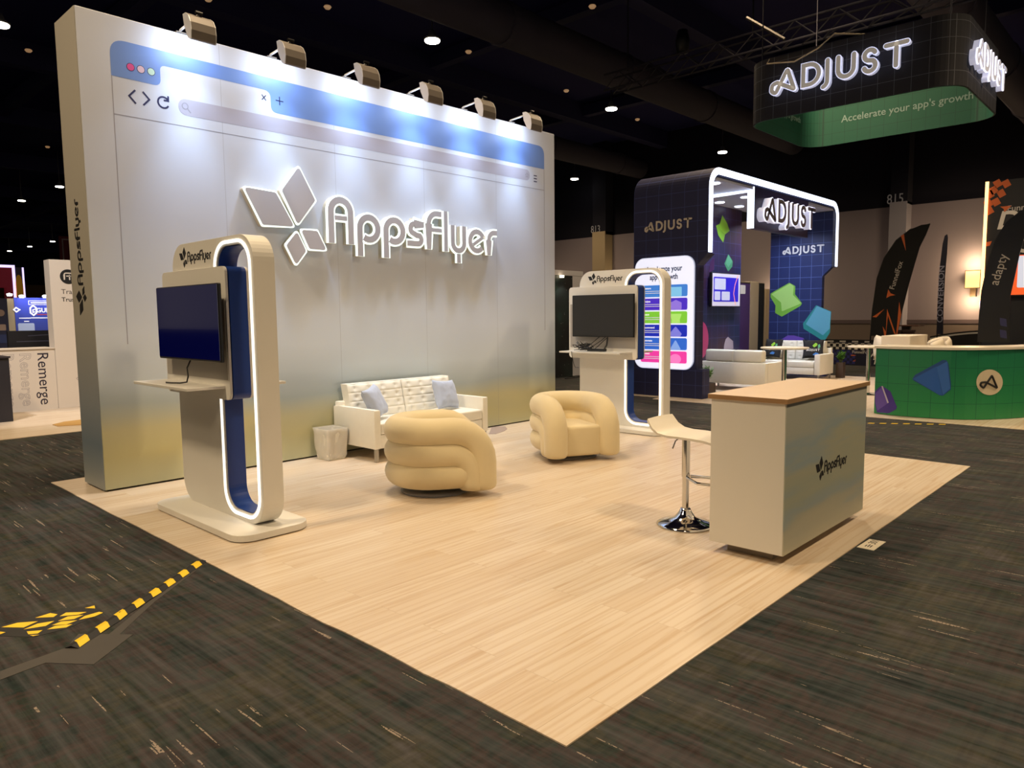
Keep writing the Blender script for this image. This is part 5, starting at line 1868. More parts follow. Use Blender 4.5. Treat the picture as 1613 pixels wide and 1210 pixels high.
MB().tube([(pp[0].x, pp[0].y, 0.0)] + pp, 0.02, 6).build('pole', BLACK, ff)
MB().box((XF - 0.3, pp[0].y - 0.3, 0), (XF + 0.3, pp[0].y + 0.3, 0.03)).build('base_plate', BLACK, ff)

XE = 25.0
fe = thing('feather_banner', 'narrow black feather banner seen nearly edge-on before the hall wall', 'banner', (XE, onx(1487, 450, XE).y, 0))
MB().prism(poly_at([z5(*q) for q in ((705, 1075), (715, 820), (728, 640), (745, 500), (758, 450), (772, 440), (776, 460), (770, 560), (758, 700), (748, 900), (745, 1075))], XE), -0.06, 0, FX(XE)).build('cloth', mat('flag_dark_blue', '12122a', 0.8), fe)
a, b = onx(*z5(744, 1000), XE), onx(*z5(757, 640), XE)
up = Vector((0, b.y - a.y, b.z - a.z)).normalized()
text('brand_word', 'CONVERSION', Frame((XE, a.y, a.z), up, Vector((-1, 0, 0)).cross(up)), mat('flag_grey_print', '8f8fa8', 0.6), fe, width=(b - a).length, height=0.16, depth=0.004, w0=0.001, bold=0.01)
MB().tube([(XE + 0.05, onx(*z5(707, 1075), XE).y, 0.0), (XE + 0.05, onx(*z5(707, 1075), XE).y, 1.2)], 0.02, 6).build('pole', BLACK, fe)

# orange-lit booth at the picture edge
XB = 20.0
ob = thing('orange_booth', 'dark booth wall with an orange light strip and orange checkered corner', 'booth', (XB + 0.5, 2.3, 0))
yl = onx(1550, 400, XB).y
zt = onx(1552, 287, XB).z
MB().box((XB, -1.5, 0), (XB + 0.5, yl, zt)).build('wall_panel', mat('booth_dark_print', '14161c', 0.6), ob)
MB().box((XB - 0.03, yl - 0.03, 1.75), (XB - 0.001, yl + 0.035, zt)).build('led_strip', mat('led_orange', 'ffffff', 0.5, emit=3.2, ecol='ffb066'), ob)
MB().box((XB - 0.03, yl - 0.025, 0.9), (XB - 0.001, yl + 0.03, 1.749)).build('led_strip', mat('led_white_violet', 'ffffff', 0.5, emit=2.2, ecol='d6d2ff'), ob)
fo = FX(XB)
sq = MB()
for cen in ((1095, 118), (1150, 118), (1070, 160), (1118, 180), (1045, 188), (1085, 235), (1035, 245), (1042, 290), (1110, 150)):
    c0 = Vector(cen)
    e1, e2 = Vector((26, -14)), Vector((14, 24))
    if cen == (1110, 150):
        continue
    sq.prism(poly_at([z5(*(c0 + e1 * sx_ * 0.8 + e2 * sy_ * 0.8)) for sx_, sy_ in ((-1, -1), (1, -1), (1, 1), (-1, 1))], XB), 0.001, 0.006, fo)
sq.build('orange_checkers', OR, ob)
MB().prism(poly_at([z5(*q) for q in ((1110, 265), (1183, 258), (1138, 300), (1132, 278))], XB), 0.001, 0.006, fo).build('orange_arrow', OR, ob)
a, b = onx(*z5(1158, 288), XB), onx(*z5(1262, 270), XB)
text('brand_word', 'FunnelFox', fo, PW, ob, height=0.13, depth=0.004, at=(-a.y, a.z - 0.02), w0=0.001, bold=0.012)
a = onx(*z5(1092, 405), XB)
text('headline', 'D', fo, mat('headline_white', 'd8d4ce', 0.6), ob, height=0.40, depth=0.004, at=(-a.y, a.z), w0=0.001, bold=0.03, shear=0.2)
a = onx(*z5(1210, 555), XB)
text('headline', 'G', fo, MATS['headline_white'], ob, height=0.36, depth=0.004, at=(-a.y, a.z), w0=0.001, bold=0.03, shear=0.2)
MB().prism(poly_at([z5(*q) for q in ((1005, 495), (1058, 483), (1045, 512), (1008, 520))], XB), 0.001, 0.006, fo).build('orange_mark', OR, ob)
# monitor on that wall
mo = thing('monitor', 'bright monitor with a pale page on orange at the picture edge booth', 'monitor', (XB - 0.1, 1.9, 1.4))
mo['label'] = 'bright monitor with a pale page over orange on the dark booth wall'
q0, q1 = onx(*z5(1170, 825), XB - 0.1), onx(*z5(1200, 590), XB - 0.1)
MB().box((XB - 0.09, q0.y - 1.5, q0.z - 0.03), (XB - 0.001, q0.y + 0.05, q1.z + 0.1)).build('bezel', BLACK, mo)
MB().prism([(-q0.y - 0.02, q0.z), (-q0.y + 1.4, q0.z), (-q0.y + 1.4, q1.z + 0.06), (-q0.y + 0.1, q1.z + 0.06)], 0.0, 0.01, FX(XB - 0.09)).build('screen', mat('screen_orange', 'f0602a', 0.3, emit=0.7), mo)
MB().prism(rrect(-q0.y + 0.13, q0.z + 0.16, -q0.y + 1.3, q1.z + 0.04, 0.03, 3), 0.01, 0.013, FX(XB - 0.09)).build('screen_page', mat('screen_page', 'c8cee0', 0.3, emit=0.75), mo)
# curved black banner in front of that booth
XA = 17.6
fb = thing('feather_banner', 'broad glossy black feather banner with a grey upright word by the orange-lit booth', 'banner', (XA, 2.4, 0))
MB().prism(poly_at([z5(*q) for q in ((965, 1125), (975, 960), (990, 800), (1030, 620), (1080, 470), (1150, 360), (1240, 290), (1340, 250), (1345, 300), (1275, 420), (1235, 560), (1205, 700), (1175, 830), (1170, 1125))], XA), -0.03, 0, FX(XA)).build('cloth', mat('flag_black_glossy', '0d0e12', 0.35), fb)
ch = MB()
for (u_, v_) in ((1130, 1000), (1175, 1045), (1130, 1075), (1220, 1000), (1215, 1085)):
    if u_ < 1170:
        ch.prism(poly_at([z5(u_ - 22, v_ - 30), z5(u_ + 20, v_ - 22), z5(u_ + 24, v_ + 28), z5(u_ - 18, v_ + 20)], XA), 0.001, 0.004, FX(XA))
ch.build('navy_checkers', mat('flag_navy_print', '22244c', 0.5), fb)
a, b = onx(*z5(1098, 765), XA), onx(*z5(1160, 570), XA)
up = Vector((0, b.y - a.y, b.z - a.z)).normalized()
text('brand_word', 'adapty', Frame((XA, a.y, a.z), up, Vector((-1, 0, 0)).cross(up)), mat('flag_grey_word', '9a9690', 0.6), fb, width=(b - a).length, depth=0.004, w0=0.001)
qb = onx(*z5(985, 1100), XA + 0.02)
MB().tube([(XA + 0.03, qb.y, 0.0), (XA + 0.03, qb.y, qb.z + 0.8)], 0.02, 6).build('pole', BLACK, fb)
MB().box((XA - 0.3, qb.y - 0.3, 0), (XA + 0.3, qb.y + 0.3, 0.03)).build('base_plate', BLACK, fb)

# checkered soft barrier
bp = [(21.75, 8.6), (21.6, 7.9), (21.45, 7.3), (21.35, 6.7), (21.3, 6.1), (21.35, 5.5), (21.5, 4.9)]
br = thing('checkered_barrier', 'low curved barrier with a black and white checkered band behind the sofas', 'barrier', (21.5, 6.8, 0))


def ribbon(pts_, z0, z1, off):
    n = len(pts_)
    P2 = []
    for i, p in enumerate(pts_):
        a, b = Vector(pts_[max(0, i - 1)]), Vector(pts_[min(n - 1, i + 1)])
        d = (b - a).normalized()
        nr = Vector((-d.y, d.x))
        if nr.x > 0:
            nr = -nr
        P2.append((Vector(p), nr))
    mb = MB()
    vs = [(p.x + nr.x * off, p.y + nr.y * off, z) for z in (z0, z1) for p, nr in P2]
    vs += [(p.x + nr.x * (off - 0.03), p.y + nr.y * (off - 0.03), z) for z in (z0, z1) for p, nr in P2]
    fs = []
    for i in range(n - 1):
        fs += [(i, i + 1, n + i + 1, n + i), (2 * n + i + 1, 2 * n + i, 3 * n + i, 3 * n + i + 1), (n + i, n + i + 1, 3 * n + i + 1, 3 * n + i), (i + 1, i, 2 * n + i, 2 * n + i + 1)]
    fs += [(0, n, 3 * n, 2 * n), (n - 1, 3 * n - 1, 4 * n - 1, 2 * n - 1)]
    return mb.add(vs, fs)


def along(pts_, s_):
    t = 0
    for i in range(len(pts_) - 1):
        a, b = Vector(pts_[i]), Vector(pts_[i + 1])
        L = (b - a).length
        if s_ <= t + L:
            return a + (b - a) * (s_ - t) / L
        t += L
    return Vector(pts_[-1])


dense = [tuple(along(bp, i * 3.75 / 40)) for i in range(41)]
ribbon(dense, 0.02, 0.66, 0).build('padded_wall', mat('barrier_navy', '12142e', 0.6), br)
g = NT('checker_band', 0.6)
ck = g.n('ShaderNodeTexChecker')
g.put(ck.inputs['Vector'], g.mapping((0, 1, 1), (0.5, 0.013, 0.013)))
ck.inputs['Scale'].default_value = 11.1
ck.inputs['Color1'].default_value = lin('c8c4bc')
ck.inputs['Color2'].default_value = lin('0c0c10')
g.color(ck.outputs['Color'])
ribbon(dense, 0.46, 0.64, 0.004).build('checkered_band', g.m, br)
g = NT('navy_check_fade', 0.6)
ck = g.n('ShaderNodeTexChecker')
g.put(ck.inputs['Vector'], g.mapping((0, 1, 1), (0.5, 0.013, 0.013)))
ck.inputs['Scale'].default_value = 13.0
ck.inputs['Color1'].default_value = lin('2a2c72')
ck.inputs['Color2'].default_value = lin('14163a')
g.color(ck.outputs['Color'])
ribbon([tuple(along(bp, 0.4 + i * 1.3 / 14)) for i in range(15)], 0.05, 0.44, 0.004).build('navy_check_field', g.m, br)


def barrier_word(name, body, s_, z, h, m, **k):
    p, q = along(bp, s_), along(bp, s_ + 0.5)
    d = (q - p).normalized()
    f = Frame((p.x, p.y, z), (d.x, d.y, 0), (0, 0, 1))
    text(name, body, f, m, br, height=h, depth=0.006, w0=0.006, **k)


barrier_word('brand_word', 'FunnelFox', 1.62, 0.36, 0.085, PW, bold=0.01)
barrier_word('headline', 'APP', 2.12, 0.28, 0.15, MATS['headline_white'], bold=0.03, shear=0.2)
barrier_word('headline', 'TR', 2.2, 0.08, 0.15, MATS['headline_white'], bold=0.03, shear=0.2)
MB().strokes([[(-7.05, 0.30), (-6.75, 0.30), (-6.98, 0.14), (-6.6, 0.16)]], 0.03, 0, 0.012, FX(21.40)).build('orange_zigzag', OR, br)
# dark low wall strip behind it with white ticks
bb = thing('low_partition', 'low black partition with a row of white marks behind the checkered barrier', 'partition', (23.2, 7.9, 0))
MB().box((23.1, 6.9, 0), (23.2, 9.6, 0.68)).build('panel', SOFT_BLACK, bb)
MB().strokes([[(-9.4 + i * 0.36, 0.62), (-9.22 + i * 0.36, 0.62)] for i in range(7)], 0.05, 0.0005, 0.004, FX(23.1)).build('white_marks', PW, bb)
# hall door in the beige wall behind
struct(MB().box((FX0 - 0.03, 12.9, 0), (FX0 - 0.001, 14.6, 3.0)).build('door_1', mat('door_beige', '9a8470', 0.7)))
dh = bpy.data.objects['door_1']
MB().box((FX0 - 0.10, 14.1, 1.35), (FX0 - 0.031, 14.5, 1.46)).build('push_bar', mat('bar_dark', '4c433c', 0.5), dh)
MB().box((FX0 - 0.08, 14.0, 2.45), (FX0 - 0.031, 14.5, 2.65)).build('door_closer', MATS['bar_dark'], dh)

# white chairs and tables behind the green counter
XC = 16.2


def lounge_table(label, X, pxa, pxb, ytop, ybot, depth):
    a, b = onx(pxa, ytop, X), onx(pxb, ytop, X)
    t = thing('lounge_table', label, 'table', (X + depth / 2, (a.y + b.y) / 2, 0.006))
    MB().rbox((X, b.y, a.z - 0.35), (X + depth, a.y, a.z), 0.012, 2).build('box_top', mat('lounge_white', 'ddd2bf', 0.5), t)
    for lx in (X + 0.02, X + depth - 0.07):
        for ly in (b.y + 0.03, a.y - 0.08):
            MB().box((lx, ly, 0.006), (lx + 0.05, ly + 0.05, a.z - 0.349)).build('leg', MATS['lounge_white'], t)
    return t


lounge_table('boxy white table between two white chairs beyond the green counter', XC, 1388, 1434, 529, 543, 1.3)


def bucket_chair(label, c, rz):
    t = thing('bucket_chair', label, 'chair', (c[0], c[1], 0.006), rz)
    mb = MB()
    prof = [(a_, 0.27 * sin(radians(a_)), -0.27 * cos(radians(a_))) for a_ in range(-80, 81, 10)]
    vs = []
    rows = [(0.45, 0.92), (0.60, 0.97), (0.75, 1.0), (0.90, 0.93), (0.955, 0.80)]
    for (z, k__) in rows:
        for (a_, yy, xx) in prof:
            drop = (abs(a_) / 80) ** 2 * 0.10 * (z - 0.45) / 0.5
            vs.append((xx * k__, yy * k__, z - drop))
    n = len(prof)
    mb.add(vs, [(j * n + i, j * n + i + 1, (j + 1) * n + i + 1, (j + 1) * n + i) for j in range(len(rows) - 1) for i in range(n - 1)])
    bk = mb.build('shell', MATS['lounge_white'], t, world=False, smooth=True)
    so_ = bk.modifiers.new('thick', 'SOLIDIFY')
    so_.thickness = 0.05
    MB().rbox((-0.24, -0.23, 0.40), (0.25, 0.23, 0.48), 0.03, 3).build('seat', MATS['lounge_white'], t, world=False, smooth='auto')
    for lx in (-0.2, 0.2):
        for ly in (-0.19, 0.19):
            MB().tube([(lx * 0.7, ly * 0.7, 0.41), (lx, ly, 0.0)], [0.018, 0.012], 8).build('leg', STEEL, t, world=False)
    return t


q = onz(1383, 531, 0.95)
bucket_chair('white bucket chair at the near end of the boxy white table', (XC + 1.65, onx(1400, 540, XC + 1.65).y, 0), radians(-70))
bucket_chair('white bucket chair with a rounded back at the other end of the boxy white table', (XC + 0.0, onx(1460, 540, XC).y, 0), radians(110))
bucket_chair('second white bucket chair just beside the rounded-back one past the boxy table', (XC + 0.9, onx(1473, 540, XC + 0.9).y, 0), radians(140))
# dark bar table by the wall
t = thing('dark_table', 'thin dark tabletop on a grey column before the hall wall', 'table', (28, onx(1427, 514, 28).y, 0))
a, b = onx(1416, 512, 28), onx(1452, 514, 28)
MB().box((27.6, b.y, a.z - 0.04), (28.4, a.y, a.z)).build('table_top', mat('dark_top', '4a2c22', 0.5), t)
c0 = onx(1428, 514, 28).y
MB().box((27.9, c0 - 0.13, 0), (28.1, c0 + 0.13, a.z - 0.041)).build('column', mat('grey_column', '6a625e', 0.6), t)
for (pa, pb, lb) in ((1410, 1419, 'small dark red chest beside the feather banner foot'), (1422.5, 1437, 'wider dark red chest under the thin dark tabletop')):
    a, b = onx(pa, 520, 27.3), onx(pb, 527, 27.3)
    o = thing('storage_chest', lb, 'chest', (27.45, (a.y + b.y) / 2, 0))
    MB().box((27.3, b.y, 0), (27.6, a.y, a.z - 0.08)).build('body', mat('chest_red', '3c1a16', 0.6), o)
    MB().box((27.28, b.y - 0.02, a.z - 0.079), (27.62, a.y + 0.02, a.z)).build('lid', mat('chest_red_dark', '2c1410', 0.6), o)
# black curved low ribbon wall with pale marks
rp = [tuple(onx(px_, py_, 26).yz) for px_, py_ in ((1465, 530), (1480, 527), (1500, 524), (1520, 522), (1540, 521))]
rb = thing('curved_barrier', 'black curved low barrier beyond the boxy white table', 'barrier', (26, rp[2][0], 0))
mb = MB()
n = len(rp)
mb.add([(26 + 0.2 * i, y_, z_) for i, (y_, z_) in enumerate(rp)] + [(26 + 0.2 * i, y_, 0.0) for i, (y_, z_) in enumerate(rp)] + [(26.08 + 0.2 * i, y_, z_) for i, (y_, z_) in enumerate(rp)] + [(26.08 + 0.2 * i, y_, 0.0) for i, (y_, z_) in enumerate(rp)],
       [(i, i + 1, n + i + 1, n + i) for i in range(n - 1)] + [(2 * n + i + 1, 2 * n + i, 3 * n + i, 3 * n + i + 1) for i in range(n - 1)] + [(i, 2 * n + i, 2 * n + i + 1, i + 1) for i in range(n - 1)])
mb.build('padded_wall', SOFT_BLACK, rb)
MB().add([(26 + 0.2 * i - 0.01, y_, z_ - dz) for dz in (0.05, 0.10) for i, (y_, z_) in enumerate(rp)], [(i, i + 1, n + i + 1, n + i) for i in range(n - 1)]).build('pale_stripe', PW, rb)

# wall sconces
SH = mat('sconce_shade', 'e8c080', 0.6, emit=1.1, ecol='ffcc80')
for (a_, b_, lb) in ((1521, 1543, 'glowing square fabric wall sconce beside the orange light strip'),):
    p0, p1 = onx(a_, 427, FX0 - 0.35), onx(b_, 453, FX0 - 0.35)
    t = thing('wall_sconce', lb, 'lamp', (FX0 - 0.2, (p0.y + p1.y) / 2, p1.z))
    MB().box((FX0 - 0.35, p1.y, p1.z), (FX0 - 0.1, p0.y, p0.z)).build('shade', SH, t)
    e_ = 0.02
    mbf = MB()
    for (ya, yb, za, zb) in ((p1.y, p0.y, p0.z, p0.z + e_), (p1.y, p0.y, p1.z - e_, p1.z), (p1.y - e_, p1.y, p1.z - e_, p0.z + e_), (p0.y, p0.y + e_, p1.z - e_, p0.z + e_)):
        mbf.box((FX0 - 0.36, ya, za), (FX0 - 0.1, yb, zb))
    mbf.build('frame', mat('sconce_bronze', '4a3820', 0.5), t)
    ym_ = (p0.y + p1.y) / 2
    MB().box((FX0 - 0.2, ym_ - 0.1, p1.z - 0.35), (FX0 - 0.001, ym_ + 0.1, p1.z - e_ - 0.001)).build('wall_bracket', MATS['sconce_bronze'], t)
    lamp('sconce_lamp', 'POINT', (FX0 - 0.5, ym_, p0.z + 0.3), 90, (1.0, 0.7, 0.38), 0.2)
    lamp('sconce_lamp', 'POINT', (FX0 - 0.5, ym_, p1.z - 0.5), 90, (1.0, 0.7, 0.38), 0.2)
# further sconces of the hall wall hidden by the booths: only their light
for yy in (14.5, 22.5, 28.0):
    lamp('sconce_lamp', 'POINT', (FX0 - 0.6, yy, 2.4), 70, (1.0, 0.75, 0.42), 0.2)

# striped tape line on the carpet before the green counter
ht2 = thing('hazard_tape', 'yellow and black striped tape line on the carpet before the green counter', 'tape', (10.8, 2.8, 0))
A, B = Vector((10.49 - 0.35, 3.168 + 0.55)), Vector((11.02, 2.347))
d = (B - A).normalized()
nn = Vector((-d.y, d.x))
L = (B - A).length
MB().prism([tuple(A - nn * 0.03), tuple(A + nn * 0.03), tuple(B + nn * 0.03), tuple(B - nn * 0.03)][::-1], 0.0005, 0.002, FLOORF).build('black_strip', TAPE_BLACK, ht2)
mb = MB()
for i in range(11):
    s0, s1_ = L * (i + 0.05) / 11, L * (i + 0.6) / 11
    pl_ = [tuple(A + d * s0 - nn * 0.028), tuple(A + d * (s0 + 0.03) + nn * 0.028), tuple(A + d * min(L, s1_ + 0.03) + nn * 0.028), tuple(A + d * s1_ - nn * 0.028)]
    if area2(pl_) < 0:
        pl_.reverse()
    mb.prism(pl_, 0.0021, 0.003, FLOORF)
mb.build('yellow_stripes', TAPE_YELLOW, ht2)

# ------------------------------------------------------------------ star-print booth behind the wall corner
sbp = thing('star_print_booth', 'white-framed booth wall with a black starry print beyond the wall corner', 'booth', (14.0, 11.5, 0))
YS = 11.1
xa, xb, xc = ony(872, 590, YS).x, ony(902, 590, YS).x, ony(918, 590, YS).x
zt = ony(890, 434, YS).z
g = NT('starry_print', 0.5)
v = g.n('ShaderNodeTexVoronoi')
g.put(v.inputs['Vector'], g.tc)
v.inputs['Scale'].default_value = 9
dots = g.math('LESS_THAN', v.outputs['Distance'], 0.09)
n = g.noise(1.3, 3)
c = g.ramp(n, [(0.4, '08090c'), (0.62, '10201f'), (0.72, '1c3c38')])
g.color(g.mix(g.math('MULTIPLY', dots, 0.7), c, '9a9a98'))
MB().box((xa - 1.5, YS, 0.02), (xb, YS + 0.08, zt)).build('printed_panel', g.m, sbp)
MB().box((xa - 1.5, YS - 0.01, zt), (xc, YS + 0.3, zt + 0.12)).build('top_beam', mat('booth_white', 'a5a3a8', 0.5), sbp)
MB().box((xb + 0.001, YS - 0.005, 0.02), (xc, YS + 0.3, zt - 0.001)).build('side_post', MATS['booth_white'], sbp)
MB().lathe([(0, 0), (0.05, 0), (0.06, 0.05), (0, 0.06)], (ony(882, 434, YS).x, YS - 0.06, zt - 0.06), 12).build('spot_lamp', mat('spot_bulb', 'ffffff', 0.5, emit=5, ecol='ffe8c0'), sbp)
lamp('panel_spot', 'SPOT', (ony(885, 434, YS).x, YS - 0.25, zt - 0.1), 14, (1, 0.9, 0.75), 0.04, (ony(885, 500, YS).x, YS, 1.0), radians(100))
tag(MB().tube([(xb - 0.6, YS - 0.25, 0.012), (xb - 0.3, YS - 0.3, 0.02), (xb + 0.0, YS - 0.2, 0.012), (xb + 0.25, YS - 0.3, 0.02), (xb + 0.5, YS - 0.2, 0.012)], 0.012, 6).build('floor_cable', BLACK), 'black cable lying at the foot of the starry booth wall', 'cable')

# ------------------------------------------------------------------ booths beyond the other end of the wall
wf3 = MB().prism([(-3.5, 10.97), (7.5, 11.05), (7.5, 16.5), (-3.5, 16.5)], 0, 0.006, FLOORF).build('vinyl_floor', WOOD)
tag(wf3, 'maple-look vinyl floor under the white counter with upright lettering', 'floor')
YR = 14.17
LWHITE = mat('booth_white_warm', 'd2c8bc', 0.5, noise_amt=0.02, noise_scale=2)
rc = thing('lettered_counter', 'white counter wall with one solid and two outlined upright words', 'counter', (3.3, YR, 0.006))
MB().box((2.6, YR, 0.006), (3.652, YR + 0.5, 1.035)).build('front_panel', LWHITE, rc)
MB().box((2.58, YR - 0.02, 1.0351), (3.652, YR + 0.52, 1.055)).build('counter_top', LWHITE, rc)
fr_ = Frame((0, YR - 0.0005, 0), (0, 0, -1), (1, 0, 0))
DKINK = mat('dark_violet_print', '241f33', 0.5)
lt = ony(61, 557, YR)
text('big_word', 'Remerge', Frame((3.395, YR, 0.965), (0, 0, -1), (1, 0, 0)), DKINK, rc, width=0.87, depth=0.002, height=0.17)


def outline_word(x):
    cu = bpy.data.curves.new('t', 'FONT')
    cu.body = 'Remerge'
    cu.resolution_u = 2
    cu.fill_mode = 'NONE'
    cu.bevel_depth = 0.012
    cu.bevel_resolution = 0
    ob_ = bpy.data.objects.new('t', cu)
    COL.objects.link(ob_)
    dg = bpy.context.evaluated_depsgraph_get()
    dg.update()
    me = bpy.data.meshes.new_from_object(ob_.evaluated_get(dg))
    bpy.data.objects.remove(ob_)
    vs = [v.co.copy() for v in me.vertices]
    fs = [tuple(p.vertices) for p in me.polygons]
    x0_, x1_ = min(v.x for v in vs), max(v.x for v in vs)
    s_ = 0.87 / (x1_ - x0_)
    f = Frame((x, YR, 0.965), (0, 0, -1), (1, 0, 0))
    MB().add([f((v.x - x0_) * s_, v.y * 0.233, v.z * 0.1) for v in vs], fs).build('outlined_word', mat('outline_grey', '8d8688', 0.6), rc)


outline_word(3.14)
outline_word(2.90)
wp = thing('booth_wall', 'tall white booth panel with a round black badge behind the big wall end', 'panel', (3.9, YR, 0.006))
MB().box((3.656, YR - 0.01, 0.006), (5.6, YR + 0.3, 2.54)).build('board', LWHITE, wp, bevel=0.003)
q = ony(107, 436, YR)
MB().prism(circle2(q.x, q.z, 0.125, 32), 0, 0.003, FY(YR - 0.0105)).build('round_badge', BLACK_INK, wp)
MB().strokes([[(q.x - 0.06, q.z - 0.055), (q.x - 0.06, q.z + 0.03)] + arc(q.x - 0.03, q.z + 0.03, 0.03, 180, 90, 5) + [(q.x + 0.06, q.z + 0.06)], [(q.x - 0.03, q.z + 0.01), (q.x + 0.04, q.z + 0.01)], [(q.x + 0.02, q.z - 0.055), (q.x + 0.02, q.z + 0.03)]], 0.018, 0.003, 0.005, FY(YR - 0.0105)).build('badge_mark', LWHITE, wp)
q = ony(96.5, 463, YR)
text('serif_line', 'Trans', FY(YR - 0.0105, q.x, q.z), mat('print_grey_dark', '55504e', 0.5), wp, height=0.085, depth=0.002)
q = ony(97, 475, YR)
text('bold_line', 'Trust', FY(YR - 0.0105, q.x, q.z), BLACK_INK, wp, height=0.075, depth=0.002, bold=0.01)
MB().strokes([[(4.2, 0.72), (3.95, 0.5), (4.2, 0.28)]], 0.006, 0, 0.002, FY(YR - 0.0105)).build('thin_diamond', MATS['outline_grey'], wp)
bx = thing('dark_plinth', 'dark charcoal cabinet standing at the floor edge beside the lettered counter', 'cabinet', (2.2, 13.3, 0.006))
MB().box((1.4, 12.9, 0.006), (2.72, 13.5, 0.96)).build('carcass', mat('charcoal_cabinet', '23222a', 0.5), bx)
MB().box((1.38, 12.88, 0.961), (2.74, 13.52, 0.985)).build('top', mat('cabinet_lid', '2e2a30', 0.5), bx)
tag(MB().prism([(x_, y_) for x_, y_ in ((3.0, 11.75), (3.25, 11.65), (3.7, 11.7), (3.9, 12.0), (3.7, 12.3), (3.2, 12.2), (3.0, 12.0))], 0.0065, 0.012, FLOORF).build('floor_mat', mat('mat_straw', 'b08a4c', 0.8)), 'small straw-coloured mat lying on the floor before the lettered panel', 'mat')
# dark logo wall behind the counter
dw = thing('dark_logo_wall', 'low black wall with faint rows of partner marks above the lettered counter', 'panel', (3.0, 15.2, 0.0))
YD = 15.2
x0_, x1_ = ony(13, 535, YD).x, ony(88, 535, YD).x
z0_, z1_ = 0.006, ony(40, 521, YD).z
MB().box((x0_, YD, z0_), (x1_, YD + 0.1, z1_)).build('board', mat('dark_board', '0b0b14', 0.5), dw)
mb = MB()
for r_ in range(2):
    for c_ in range(5):
        xx = x0_ + 0.12 + c_ * (x1_ - x0_ - 0.2) / 5
        zz_ = z1_ - 0.2 - r_ * 0.14
        mb.prism([(xx, zz_), (xx + 0.11, zz_), (xx + 0.11, zz_ + 0.018), (xx, zz_ + 0.018)], 0, 0.002, FY(YD - 0.0005))
mb.prism([(x0_ + 0.3, z1_ - 0.1), (x1_ - 0.05, z1_ - 0.085), (x1_ - 0.05, z1_ - 0.07), (x0_ + 0.3, z1_ - 0.085)], 0, 0.002, FY(YD - 0.0005))
mb.build('faint_marks', mat('faint_grey', '3a3a48', 0.6), dw)
# blue booth backdrop
YG = 20.0
gb = thing('blue_backdrop', 'bright blue lit booth backdrop with white cube emblem beyond the lettered counter', 'backdrop', (5.0, YG, 0))
x0_, x1_ = ony(24, 500, YG).x, ony(100, 500, YG).x
zt = ony(40, 469, YG).z
g = NT('blue_booth_print', 0.5)
x, y, z = g.sep()
g.color(g.ramp(g.math('DIVIDE', z, 2.0), [(0.4, '232a5e'), (0.75, '2a3a90'), (1.0, '3a4cd0')]))
MB().box((x0_, YG, 0.0), (x1_, YG + 0.1, zt)).build('board', g.m, gb)
gw = mat('backdrop_white', 'e0e0ea', 0.5, emit=0.25)
q = ony(52.5, 489, YG)
hexo = [(q.x + 0.07 * sin(k_ * pi / 3) * 1.0, q.z + 0.115 * cos(k_ * pi / 3)) for k_ in range(6)]
MB().strokes([hexo + [hexo[0]]], 0.035, 0, 0.004, FY(YG - 0.0005)).build('cube_emblem', gw, gb)
MB().strokes([[(q.x + 0.045, q.z + 0.03), (q.x - 0.01, q.z + 0.01), (q.x - 0.01, q.z - 0.05), (q.x + 0.03, q.z - 0.03)]], 0.025, 0, 0.004, FY(YG - 0.0005)).build('cube_emblem_stroke', gw, gb)
q = ony(57.5, 492, YG)
text('brand_word', 'GUMMICUBE', FY(YG - 0.0005, q.x, q.z), gw, gb, height=0.105, depth=0.004, bold=0.03, width=0.78)
q = ony(58, 495.5, YG)
MB().prism([(q.x, q.z - 0.01), (q.x + 0.6, q.z - 0.01), (q.x + 0.6, q.z + 0.01), (q.x, q.z + 0.01)], 0, 0.004, FY(YG - 0.0005)).build('red_line', mat('print_red', 'b03a4a', 0.5), gb)
q = ony(45, 477, YG)
MB().strokes([[(q.x, q.z - 0.045), (q.x + 0.9, q.z - 0.045), (q.x + 0.9, q.z + 0.045), (q.x, q.z + 0.045), (q.x, q.z - 0.045)]], 0.012, 0, 0.004, FY(YG - 0.0005)).build('headline_frame', gw, gb)
MB().prism([(q.x + 0.04, q.z - 0.015), (q.x + 0.85, q.z - 0.015), (q.x + 0.85, q.z + 0.015), (q.x + 0.04, q.z + 0.015)], 0, 0.004, FY(YG - 0.0005)).build('headline_bar', gw, gb)
qa, qb = ony(29, 521, YG), ony(54, 509, YG)
MB().prism(rrect(qa.x, qa.z - 0.05, qb.x, qb.z, 0.03, 3), 0, 0.004, FY(YG - 0.0005)).build('pale_card', mat('print_card', '9aa6c4', 0.5), gb)
mb = MB()
for (a_, b_, w_) in ((30, 502, 0.24), (48, 501.5, 0.18), (62, 501.5, 0.3), (38, 507, 0.1)):
    q = ony(a_, b_, YG)
    mb.prism([(q.x, q.z), (q.x + w_, q.z), (q.x + w_, q.z + 0.02), (q.x, q.z + 0.02)], 0, 0.004, FY(YG - 0.0005))
mb.build('small_print', gw, gb)
q = ony(25.5, 488, YG)
MB().strokes([[(q.x - 0.05, q.z), (q.x, q.z + 0.05), (q.x + 0.07, q.z), (q.x, q.z - 0.05), (q.x - 0.05, q.z)]], 0.03, 0, 0.004, FY(YG - 0.0005)).build('eye_emblem', gw, gb)
MB().box((ony(11, 500, YG).x, YG + 0.01, 0), (x0_ - 0.001, YG + 0.3, zt - 0.02)).build('side_post', mat('tan_post', '8a7a5e', 0.6), gb)
